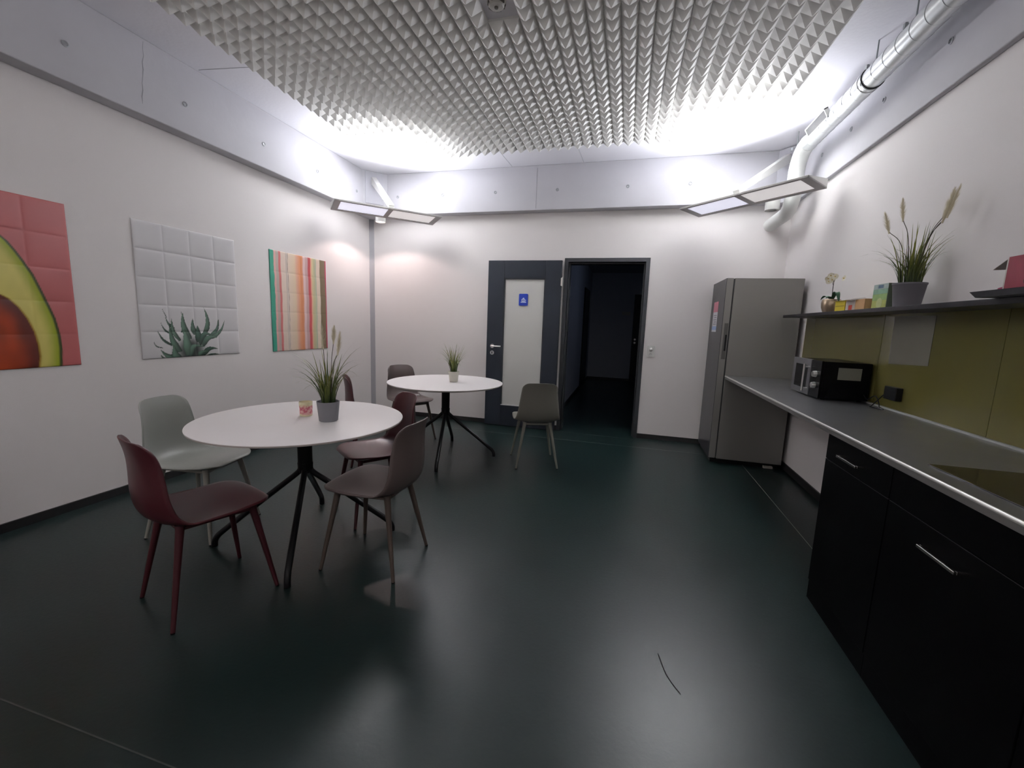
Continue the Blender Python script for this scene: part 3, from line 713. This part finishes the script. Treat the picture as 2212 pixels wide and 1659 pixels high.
M_pot1 = mat('pot_grey', (.20, .20, .22), .6); M_pot2 = mat('pot_cream', (.62, .60, .52), .5); M_pot3 = mat('pot_dark', (.14, .135, .15), .6)
grass_plant((-1.592, 1.985, .730), 'grass with cream plumes in a grey pot on the nearer table', POT1, M_pot1, 11, .33, 95, ((3.0, .015, .42, .12), (.2, .06, .38, .11), (1.2, .03, .41, .08)),
            long_arcs=((-.15, .40, .24, .20), (2.95, .36, .24, .12), (.1, .38, .20, .10), (3.3, .30, .20, .10)))
grass_plant((-1.590, 3.775, .730), 'grass in a cream white pot on the farther table', [(.036, 0), (.040, .003), (.049, .092), (.053, .096), (.053, .102)], M_pot2, 23, .31, 85, (), long_arcs=((-.1, .30, .19, .12), (3.0, .28, .18, .10)))

# candle glass
cup = thing('candle_glass', 'small tea light glass with a pink and yellow pattern on the nearer table', 'candle holder', (-1.787, 2.035, .730))
def cup_mat():
    mt = bpy.data.materials.new('candle_pattern'); mt.use_nodes = True; nt = mt.node_tree; b_ = nt.nodes['Principled BSDF']
    tc = nt.nodes.new('ShaderNodeTexCoord'); sp = nt.nodes.new('ShaderNodeSeparateXYZ'); nt.links.new(tc.outputs['Object'], sp.inputs[0])
    n = nt.nodes.new('ShaderNodeTexNoise'); n.inputs['Scale'].default_value = 55; n.inputs['Detail'].default_value = 3; nt.links.new(tc.outputs['Object'], n.inputs['Vector'])
    r1 = nt.nodes.new('ShaderNodeValToRGB'); r1.color_ramp.elements[0].position = .40; r1.color_ramp.elements[0].color = (.55, .13, .17, 1); r1.color_ramp.elements[1].position = .62; r1.color_ramp.elements[1].color = (.75, .45, .42, 1)
    nt.links.new(n.outputs['Fac'], r1.inputs[0])
    ad = nt.nodes.new('ShaderNodeMath'); ad.operation = 'MULTIPLY_ADD'; ad.inputs[1].default_value = .035; nt.links.new(n.outputs['Fac'], ad.inputs[0]); nt.links.new(sp.outputs['Z'], ad.inputs[2])
    r2 = nt.nodes.new('ShaderNodeValToRGB'); r2.color_ramp.elements[0].position = .026; r2.color_ramp.elements[0].color = (1, 1, 1, 1); r2.color_ramp.elements[1].position = .085; r2.color_ramp.elements[1].color = (1, 1, 1, 1)
    for pos, c in ((.034, 0), (.068, 0)):
        e = r2.color_ramp.elements.new(pos); e.color = (c, c, c, 1)
    nt.links.new(ad.outputs[0], r2.inputs[0])
    mx = nt.nodes.new('ShaderNodeMix'); mx.data_type = 'RGBA'; nt.links.new(r2.outputs['Color'], mx.inputs[0]); nt.links.new(r1.outputs['Color'], mx.inputs[6]); mx.inputs[7].default_value = (.72, .66, .42, 1)
    nt.links.new(mx.outputs[2], b_.inputs['Base Color']); b_.inputs['Roughness'].default_value = .25
    return mt
B().lathe([(.0001, 0), (.031, 0), (.034, .003), (.037, .083), (.0352, .084), (.0325, .012), (.0001, .010)], 32, (-1.787, 2.035, .730)).obj('glass', cup_mat(), cup, smooth=.6)
B().lathe([(.0315, .013), (.0318, .026), (.0001, .027)], 24, (-1.787, 2.035, .730)).obj('tea_light', mat('wax', (.7, .65, .5), .5), cup, smooth=.6)

# ================================================================== KITCHEN
# fridge
fx0, fx1, fy0, fy1, fz0, fz1 = .878, 1.53, 4.475, 5.10, .03, 1.808
M_fr = mat('fridge_silver', (.27, .26, .245), .42, .35, bump=(500, .03))
fri = thing('fridge', 'tall silver grey fridge with a dark front in the right corner', 'fridge', ((fx0 + fx1) / 2, (fy0 + fy1) / 2, 0))
B().box(.952, fx1, fy0, fy1, .045, fz1).obj('body', M_fr, fri, .004)
dr_ = B().box(fx0 + .004, .940, fy0, fy1, fz0 + .02, fz1).obj('door', M_fr, fri, .003)
B().box(.940, .952, fy0 + .008, fy1 - .01, fz0 + .03, fz1 - .006).obj('door_seal', mat('seal_dark', (.03, .03, .032), .7), fri)
B().box(fx0, fx0 + .006, fy0 + .003, fy1 - .003, fz0 + .022, fz1 - .002).obj('front_panel', mat('fridge_front', (.032, .030, .036), .35), dr_)
B().box(.900, .934, fy0 - .001, fy0 + .004, 1.04, 1.385).obj('grip_recess', mat('grip_grey', (.10, .097, .09), .5), dr_)
B().box(.915, .931, fy0 - .002, fy0 + .004, 1.12, 1.275).obj('grip_slot', M_black, dr_)
B().box(.90, fx1 - .02, fy0 + .03, fy1 - .02, 0, .05).obj('plinth', M_black, fri)
B().box(1.38, 1.46, fy0 - .004, fy0 + .03, 0.0, .02).obj('foot', mat('foot_grey', (.40, .38, .34), .5), fri)
note = thing('fridge_notice', 'narrow paper notice with pink, white and blue bands on the fridge front', 'notice', (fx0, 4.85, 1.30))
y0_, y1_ = 4.735, 4.955
for z0_, z1_, c in ((1.50, 1.605, (.60, .20, .26)), (1.355, 1.50, (.62, .60, .63)), (1.318, 1.355, (.30, .42, .68)), (1.298, 1.318, (.60, .62, .66))):
    B().box(fx0 - .0015, fx0 - .0002, y0_, y1_, z0_, z1_).obj('print_band', mat('note_%.2f' % c[0] + '%.2f' % c[2], c, .5), note)
tx = B()
for k_ in range(5): tx.box(fx0 - .0018, fx0 - .001, y0_ + .03, y1_ - .04 - .03 * (k_ % 2), 1.375 + k_ * .022, 1.381 + k_ * .022)
tx.obj('text_lines', mat('ink', (.15, .15, .18), .6), note)

# worktop
M_top = mat('steel_worktop', (.34, .345, .36), .30, .85, noise=(6, .12), bump=(120, .03))
wt = thing('worktop', 'long dark steel worktop with a bright front edge along the right wall', 'worktop', (1.25, 2.4, .85))
CXF, CZ1 = .950, .882
B().box(CXF + .004, XR - .03, .30, 4.470, CZ1 - .028, CZ1).obj('slab', M_top, wt, .003)
B().tube([(CXF + .005, .30, CZ1 - .0062), (CXF + .005, 4.470, CZ1 - .0062)], .0068, 12).obj('front_nosing', mat('edge_highlight', (.86, .85, .82), .34, .6), wt, smooth=.7)  # near-white colour paints in the highlight along the rounded edge
B().box(CXF, CXF + .006, .30, 4.470, CZ1 - .030, CZ1 - .004).obj('front_lip', mat('lip_steel', (.30, .29, .28), .38, .6), wt)
B().box(XR - .040, XR - .026, .30, 4.40, CZ1, CZ1 + .009).obj('wall_seal', mat('seal_pale', (.45, .46, .44), .35), wt)

# backsplash of olive back-painted glass
M_olive = mat('olive_glass', (.155, .138, .042), .12, coat=.6)
bs = thing('glass_backsplash', 'olive green glass backsplash between worktop and shelf', 'backsplash', (XR - .02, 2.4, CZ1))
ys = [4.365, 3.165, 2.27, 1.37, .40]
for a, c in zip(ys[:-1], ys[1:]):
    B().box(XR - .026, XR - .014, c + .0015, a - .0015, CZ1 + .006, 1.447).obj('glass_panel', M_olive, bs)
B().box(XR - .014, XR - .001, .40, 4.362, CZ1 + .004, 1.447).obj('backing', mat('backing_dark', (.03, .03, .012), .7), bs)
# the sheet on the glass
tag(B().prism([(2.708, 1.165), (3.055, 1.150), (3.063, 1.434), (2.707, 1.428)], 0, .0012, Matrix.Translation((XR - .0265, 0, 0)) @ Matrix(((0, 0, -1, 0), (1, 0, 0, 0), (0, 1, 0, 0), (0, 0, 0, 1)))).obj('paper_sheet', mat('sheet_grey', (.19, .18, .14), .4)),
    'plain pale sheet hung on the olive glass under the shelf', 'sheet')

# shelf
sh = thing('wall_shelf', 'black wall shelf above the backsplash holding plants and boxes', 'shelf', (1.45, 2.4, 1.447))
SXF, SZ0, SZ1 = 1.345, 1.447, 1.470
M_shelf = mat('shelf_black', (.016, .014, .018), .32)
B().box(SXF, XR, 2.905, 4.335, SZ0, SZ1).obj('board', M_shelf, sh, .0015)
B().box(SXF - .002, XR, .35, 2.902, SZ0 - .001, SZ1).obj('board', M_shelf, sh, .0015)

# cabinets
M_cab = mat('cabinet_black', (.0016, .0014, .0018), .5, spec=.06)
M_gap = mat('cabinet_gap', (.05, .046, .05), .4)
M_hand = mat('handle_steel', (.70, .68, .64), .25, 1.0)
FXc = .966
def bar_handle(parent, y0, y1, z):
    q = B().box(FXc - .036, FXc - .027, y0, y1, z - .005, z + .005)
    for y in (y0, y1 - .009): q.box(FXc - .028, FXc + .001, y, y + .009, z - .005, z + .005)
    q.obj('bar_handle', M_hand, parent, .0015)
def cabinet(name, label, y0, y1, fronts):
    c = thing(name, label, 'cabinet', ((FXc + XR) / 2, (y0 + y1) / 2, 0), 0, 'black base cabinets')
    B().box(FXc + .020, XR - .03, y0, y1, .10, CZ1 - .030).obj('carcass', M_cab, c)
    B().box(FXc + .005, XR - .05, y0, y1, 0, .10).obj('plinth', M_cab, c)
    for nm, z0_, z1_, hy, hz_ in fronts:
        f = B().box(FXc, FXc + .019, y0 + .0015, y1 - .0015, z0_, z1_).obj(nm, M_cab, c, .0012)
        if z1_ < .8:
            B().box(FXc - .0006, FXc + .004, y0 + .002, y1 - .002, z1_ - .0012, z1_).obj('edge_band', M_gap, f)
        if hz_: bar_handle(f, hy[0], hy[1], hz_)
    return c
cabinet('drawer_cabinet', 'narrow black base cabinet with a drawer on top, nearest the fridge', 1.778, 2.290, (('drawer', .727, .848, (1.955, 2.115), .782), ('door', .098, .7235, None, None)))
cabinet('oven_cabinet', 'wide black base cabinet under the hob with a long steel handle', 1.170, 1.775, (('panel', .727, .848, None, None), ('door', .098, .7235, (1.385, 1.545), .661)))
cabinet('base_cabinet', 'black base cabinet at the right picture edge', .565, 1.167, (('drawer', .727, .848, (.78, .94), .782), ('door', .098, .7235, None, None)))
# hob
hob = thing('ceramic_hob', 'black glass hob let into the worktop at the right edge', 'hob', (1.27, 1.43, CZ1))
B().box(1.025, 1.50, 1.135, 1.716, CZ1, CZ1 + .004).obj('glass_plate', mat('hob_glass', (.012, .008, .010), .06, coat=.5), hob, .0012)

# microwave
mx0, mx1, my0, my1, mz0, mz1 = 1.262, 1.53, 3.185, 3.650, CZ1 + .010, 1.135
M_mw = mat('microwave_black', (.003, .003, .004), .25, spec=.12)
mw = thing('microwave', 'black microwave with a silver door on the worktop', 'microwave', ((mx0 + mx1) / 2, (my0 + my1) / 2, CZ1))
body_mw = B().box(mx0, mx1, my0, my1, mz0, mz1).obj('body', M_mw, mw, .004)
dm = B().box(mx0 - .018, mx0 - .001, my0 + .155, my1 + .002, mz0 - .002, mz1 + .003).obj('door', mat('microwave_door', (.16, .155, .165), .3, .4), mw, .002)
B().box(mx0 - .0185, mx0 - .017, my0 + .20, my1 - .05, mz0 + .04, mz1 - .04).obj('window', M_mw, dm)
B().box(mx0 - .014, mx0 - .001, my0, my0 + .153, mz0 - .002, mz1 + .003).obj('control_panel', M_mw, mw, .002)
hh = B().tube([(mx0 - .050, my0 + .175, mz0 + .025), (mx0 - .050, my0 + .175, mz1 - .03)], .007, 12)
for z in (mz0 + .045, mz1 - .05): hh.tube([(mx0 - .016, my0 + .175, z), (mx0 - .050, my0 + .175, z)], .005, 10)
hh.obj('handle', M_steel, dm, smooth=.7)
for z in (mz0 + .155, mz0 + .080):
    B().lathe([(.021, 0), (.021, .006), (.018, .022), (.0001, .024)], 24, (mx0 - .014, my0 + .07, z), Matrix.Rotation(-PI / 2, 3, 'Y')).obj('knob', M_steel, mw, smooth=.6)
B().box(1.345, 1.475, my0 - .0012, my0, mz0 + .130, mz0 + .208).obj('rating_label', mat('label_olive', (.20, .20, .165), .4), body_mw)
for x in (mx0 + .03, mx1 - .03):
    for y in (my0 + .04, my1 - .04): B().lathe([(.012, 0), (.014, .0105), (.0001, .0105)], 12, (x, y, CZ1)).obj('foot', M_black, mw)
# plug and cable
pl = thing('power_plug', 'black plug adapter on the olive glass with a cable to the microwave', 'plug', (XR - .026, 2.93, .945))
B().box(XR - .062, XR - .0262, 2.872, 2.988, .946, 1.022).obj('adapter', M_black, pl, .004)
cab_p = smooth_path([(1.50, 3.178, .935), (1.50, 3.13, .915), (1.515, 3.08, .945), (1.52, 3.04, .905), (1.505, 3.00, .889), (1.49, 2.93, .8855), (1.47, 3.02, .8855), (1.50, 3.07, .8855), (1.515, 2.985, .975)], 6)
B().tube(cab_p, .0032, 8).obj('cable', M_black, pl, smooth=.8)

# ------------------------------------------------------------------ things on the shelf
grass_plant((1.452, 2.80, SZ1), 'large grass with cream plumes in a dark pot on the shelf', [(.052, 0), (.056, .003), (.070, .118), (.073, .122), (.073, .130)], M_pot3, 31, .36, 110,
            ((1.9, .10, .46, .11), (2.1, .16, .40, .11), (-.9, .10, .45, .12), (-1.3, .16, .44, .13), (-1.6, .22, .40, .13)), long_arcs=((1.75, .24, .26, .06), (-1.7, .24, .28, .07), (1.4, .22, .24, .05)), xmax=.112)
# orchid
ox, oy = 1.450, 3.69
orc = thing('orchid', 'small white orchid in a bronze pot at the end of the shelf', 'orchid', (ox, oy, SZ1))
B().lathe([(.0001, 0), (.040, 0), (.050, .010), (.060, .040), (.062, .070), (.058, .094), (.054, .100), (.050, .098), (.052, .080), (.0001, .078)], 32, (ox, oy, SZ1)).obj('pot', mat('bronze_pot', (.44, .34, .24), .30, .75, noise=(14, .35)), orc, smooth=.6)
def leaf(az, L, H, wdt, drop):
    d_ = Vector((math.cos(az), math.sin(az), 0)); sd = Vector((-d_.y, d_.x, 0)); q = B(); vs = []
    for i in range(11):
        s_ = i / 10; p = Vector((ox, oy, SZ1 + .085)) + d_ * (L * s_) + Vector((0, 0, H * math.sin(PI * .55 * min(1, s_ * 1.25)) - drop * s_ ** 3))
        ww = wdt * math.sin(PI * (.08 + .92 * s_)) ** .7 if s_ < 1 else .0004
        for v in (-1, -.5, 0, .5, 1): vs.append(p + sd * ww * v + Vector((0, 0, abs(v) * .006)))
    q.add(vs, [(i * 5 + j, i * 5 + j + 1, i * 5 + j + 6, i * 5 + j + 5) for i in range(10) for j in range(4)])
    o = q.obj('leaf', mat('orchid_leaf', (.020, .075, .035), .4), orc, smooth=3.2, recalc=False); md = o.modifiers.new('t', 'SOLIDIFY'); md.thickness = .002
leaf(2.0, .095, .045, .018, .03); leaf(-1.5, .100, .085, .018, .11); leaf(-2.6, .06, .03, .016, .01)
stem_p = smooth_path([(ox, oy, SZ1 + .08), (ox - .005, oy - .006, SZ1 + .15), (ox - .012, oy - .022, SZ1 + .215), (ox - .015, oy - .03, SZ1 + .235)], 5)
B().tube(stem_p, .0022, 6).obj('stem', mat('orchid_stem', (.05, .035, .03), .6), orc)
B().tube([(ox - .010, oy - .018, SZ1 + .20), (ox - .012, oy + .004, SZ1 + .225), (ox - .015, oy + .035, SZ1 + .255)], .0014, 6).obj('stem', MATS['orchid_stem'], orc)
def flower(p, yawd, s_=.021):
    q = B(); n = Vector((-math.cos(yawd) * .9, -math.sin(yawd), .15)).normalized(); a = n.cross(Vector((0, 0, 1))).normalized(); c_ = a.cross(n)
    for k_ in range(5):
        an = PI / 2 + k_ * 2 * PI / 5; d_ = a * math.cos(an) + c_ * math.sin(an); sd = a * -math.sin(an) + c_ * math.cos(an); vs = [p]
        for t_, ww in ((.3, .45), (.6, .62), (.85, .45), (1.0, .05)):
            vs += [p + d_ * s_ * t_ - sd * s_ * ww + n * .004 * t_, p + d_ * s_ * t_ + sd * s_ * ww + n * .004 * t_]
        q.add(vs, [(0, 1, 2), (1, 3, 4, 2), (3, 5, 6, 4), (5, 7, 8, 6)])
    f = q.obj('flower', mat('orchid_petal', (.72, .68, .55), .6), orc, recalc=False)
    B().lathe([(.0001, .0), (.004, .002), (.004, .008), (.0001, .012)], 8, p, Matrix((a, c_, n)).transposed()).obj('lip', mat('orchid_lip', (.55, .38, .08), .6), f)
for dx, dy, dz, yw in ((-.02, -.01, .240, 1.2), (-.015, .05, .235, .9), (-.015, .03, .275, 1.0), (-.02, .06, .255, 1.4), (.03, -.075, .245, .2), (-.01, -.03, .262, 1.0)):
    flower(Vector((ox + dx, oy + dy, SZ1 + dz)), yw)
for dx, dy, dz in ((-.02, .045, .262), (-.02, .056, .254), (-.012, .008, .272), (-.012, -.005, .282)):
    B().lathe([(.0001, -.006), (.0035, 0), (.0001, .006)], 8, (ox + dx, oy + dy, SZ1 + dz)).obj('bud', mat('orchid_bud', (.03, .03, .012), .6), orc)

def carton(name, label, x0, x1, y0, y1, z0, z1, material, bev=.001):
    t = thing(name, label, 'box', ((x0 + x1) / 2, (y0 + y1) / 2, z0)); B().box(x0, x1, y0, y1, z0, z1).obj('carton', material, t, bev); return t
t = carton('tea_box', 'small yellow carton beside the bronze orchid pot', 1.400, 1.470, 3.36, 3.50, SZ1, SZ1 + .072, mat('yellow_card', (.56, .44, .03), .5))
B().box(1.3988, 1.3998, 3.37, 3.49, SZ1 + .034, SZ1 + .041).obj('printed_line', mat('yellow_dark', (.33, .25, .02), .5), t)
B().box(1.394, 1.476, 3.35, 3.51, SZ1 + .0722, SZ1 + .0735).obj('lid', mat('yellow_lid', (.50, .38, .03), .5), t)
t = thing('tea_box', 'open orange and white carton with a red label on the shelf', 'box', (1.43, 3.2, SZ1))
cb = B(); x0, x1, y0, y1, z0, z1, th = 1.395, 1.475, 3.10, 3.335, SZ1, SZ1 + .068, .0015
cb.box(x0, x1, y0, y1, z0, z0 + th).box(x1 - th, x1, y0, y1, z0 + th, z1).box(x0, x1, y1 - th, y1, z0 + th, z1)
cb.obj('carton', mat('orange_card', (.56, .33, .15), .55), t)
B().box(x0, x0 + th, y0 + .115, y1 - th, z0 + th, z1).obj('white_side', mat('white_card', (.62, .56, .50), .55), t)
B().box(x0, x0 + th, y0, y0 + .113, z0 + th, z1).obj('orange_side', MATS['orange_card'], t)
B().box(x0, x1, y0, y0 + th, z0 + th, z1).obj('end_flap', MATS['orange_card'], t)
B().box(x0 - .0006, x0, y0 + .150, y0 + .195, z0 + .004, z0 + .036).obj('red_label', mat('label_red', (.62, .06, .03), .5), t)
B().prism([(0, 0), (.075, .012), (.075, .0135), (0, .0015)], y0 + .10, y1, Matrix.Translation((x0 - .03, 0, z1)) @ Matrix(((1, 0, 0, 0), (0, 0, 1, 0), (0, 1, 0, 0), (0, 0, 0, 1)))).obj('lid_flap', mat('inner_card', (.45, .38, .28), .7), t)
# green tea box
t = thing('tea_box', 'tall green printed carton left of the dark pot on the shelf', 'box', (1.44, 2.98, SZ1))
gx0, gx1, gy0, gy1, gh = 1.405, 1.475, 2.895, 3.045, .142
B().box(gx0, gx1, gy0, gy1, SZ1, SZ1 + gh).obj('carton', mat('green_card', (.17, .21, .15), .5, noise=(18, .25)), t, .0012)
for z0_, z1_, c in ((.0, .05, (.42, .46, .12)), (.05, .085, (.30, .44, .16)), (.085, .112, (.25, .42, .30)), (.112, .142, (.40, .48, .46))):
    B().box(gx0 - .0008, gx0 - .0001, gy0 + .002, gy1 - .002, SZ1 + z0_ + .001, SZ1 + z1_).obj('print_band', mat('green_band_%.3f' % z0_, c, .5, noise=(40, .3)), t)
B().box(gx0 - .0014, gx0 - .0006, gy0 + .05, gy0 + .10, SZ1 + .118, SZ1 + .136).obj('emblem', mat('emblem_blue', (.10, .16, .24), .5), t)
B().lathe([(.030, 0), (.030, .0007), (.0001, .0008)], 20, (gx0 - .0007, gy0 + .07, SZ1 + .032), Matrix.Rotation(-PI / 2, 3, 'Y')).obj('emblem', mat('lime_pale', (.55, .60, .28), .5), t)
# tray
TZ = SZ1
tr = thing('baking_tray', 'dark grey tray overhanging the front of the shelf', 'tray', (1.40, 1.70, TZ))
tp = rrect(1.265, 1.555, 1.20, 2.085, .03); tpi = rrect(1.272, 1.548, 1.207, 2.078, .026); tb = rrect(1.280, 1.540, 1.215, 2.070, .022)
n = len(tp); q = B()
q.add([(x, y, TZ + .022) for x, y in tp] + [(x, y, TZ + .001) for x, y in tb] + [(x, y, TZ + .022) for x, y in tpi] + [(x, y, TZ + .003) for x, y in rrect(1.284, 1.536, 1.219, 2.066, .02)],
      [(i, (i + 1) % n, n + (i + 1) % n, n + i) for i in range(n)] + [(2 * n + i, 2 * n + (i + 1) % n, (i + 1) % n, i) for i in range(n)] +
      [(3 * n + i, 3 * n + (i + 1) % n, 2 * n + (i + 1) % n, 2 * n + i) for i in range(n)] + [tuple(range(2 * n - 1, n - 1, -1)), tuple(range(3 * n, 4 * n))])
q.obj('tray_pan', mat('tray_grey', (.055, .05, .058), .4, .3), tr, smooth=.5)
# red open carton
rb_ = thing('red_carton', 'open crimson carton with white flaps sticking out, on the tray', 'box', (1.44, 1.93, TZ + .004))
M_red = mat('crimson_card', (.27, .012, .035), .5, noise=(30, .2)); M_in = mat('carton_inside', (.50, .44, .36), .7); M_flap = mat('carton_white', (.66, .62, .56), .6)
x0, x1, y0, y1, z0, z1, th = 1.345, 1.455, 1.835, 2.030, TZ + .024, TZ + .148, .002
B().box(x0, x0 + th, y0, y1, z0, z1).obj('front_side', M_red, rb_)
B().box(x1 - th, x1, y0, y1, z0, z1).obj('back_side', M_in, rb_)
B().box(x0 + th, x1 - th, y0, y0 + th, z0, z1).obj('end_side', M_red, rb_)
B().box(x0 + th, x1 - th, y0, y1, TZ + .004, z0 + th).obj('bottom', M_in, rb_)
B().box(x0 + .03, x1 - th, y0, y1 + .02, z1 - th, z1 + .004).obj('top_side', mat('carton_brown', (.33, .26, .19), .7), rb_)
def flap(vs, m_): o = B().add(vs, [(0, 1, 2, 3)]).obj('flap', m_, rb_, recalc=False); md = o.modifiers.new('t', 'SOLIDIFY'); md.thickness = .0016
flap([(x0 + .002, y1 - .002, z1), (x1, y1, z1 + .004), (x1, y1 + .10, z1 - .03), (x0 + .012, y1 + .085, z1 - .035)], M_flap)
flap([(x0, y1, z0), (x0, y1, z1), (x0 + .004, y1 + .012, z1 - .006), (x0 + .004, y1 + .012, z0 + .002)], M_flap)
flap([(x1, y1, z0 + .05), (x1, y1, z1), (x1 + .01, y1 + .09, z1 - .03), (x1 + .01, y1 + .06, z0 + .06)], M_in)
B().prism([(y1 + .018, z0 - .012), (y1 + .078, z0 - .018), (y1 + .072, z0 + .018), (y1 + .018, z0 + .026)], 0, .02, Matrix.Translation((x0 + .03, 0, 0)) @ Matrix(((0, 0, 1, 0), (1, 0, 0, 0), (0, 1, 0, 0), (0, 0, 0, 1)))).obj('lower_flap', mat('magenta_card', (.33, .03, .10), .5), rb_)
B().lathe([(.010, 0), (.010, .0008), (.0001, .0008)], 5, (x0 - .0004, (y0 + y1) / 2 + .01, z0 + .030), Matrix.Rotation(-PI / 2, 3, 'Y')).obj('print_emblem', mat('emblem_dark', (.06, .008, .012), .5), rb_)

# corridor lamp, dim and cool
L = bpy.data.lights.new('corridor_light', 'AREA'); L.energy = 1.2; L.size = .5; L.color = (.55, .68, 1.0)
lo = bpy.data.objects.new('corridor_light', L); COL.objects.link(lo); lo.location = (.9, 7.4, 2.3); lo.rotation_euler = (0, math.radians(70), 0)

for o in bpy.data.objects:
    if '_world' in o: del o['_world']
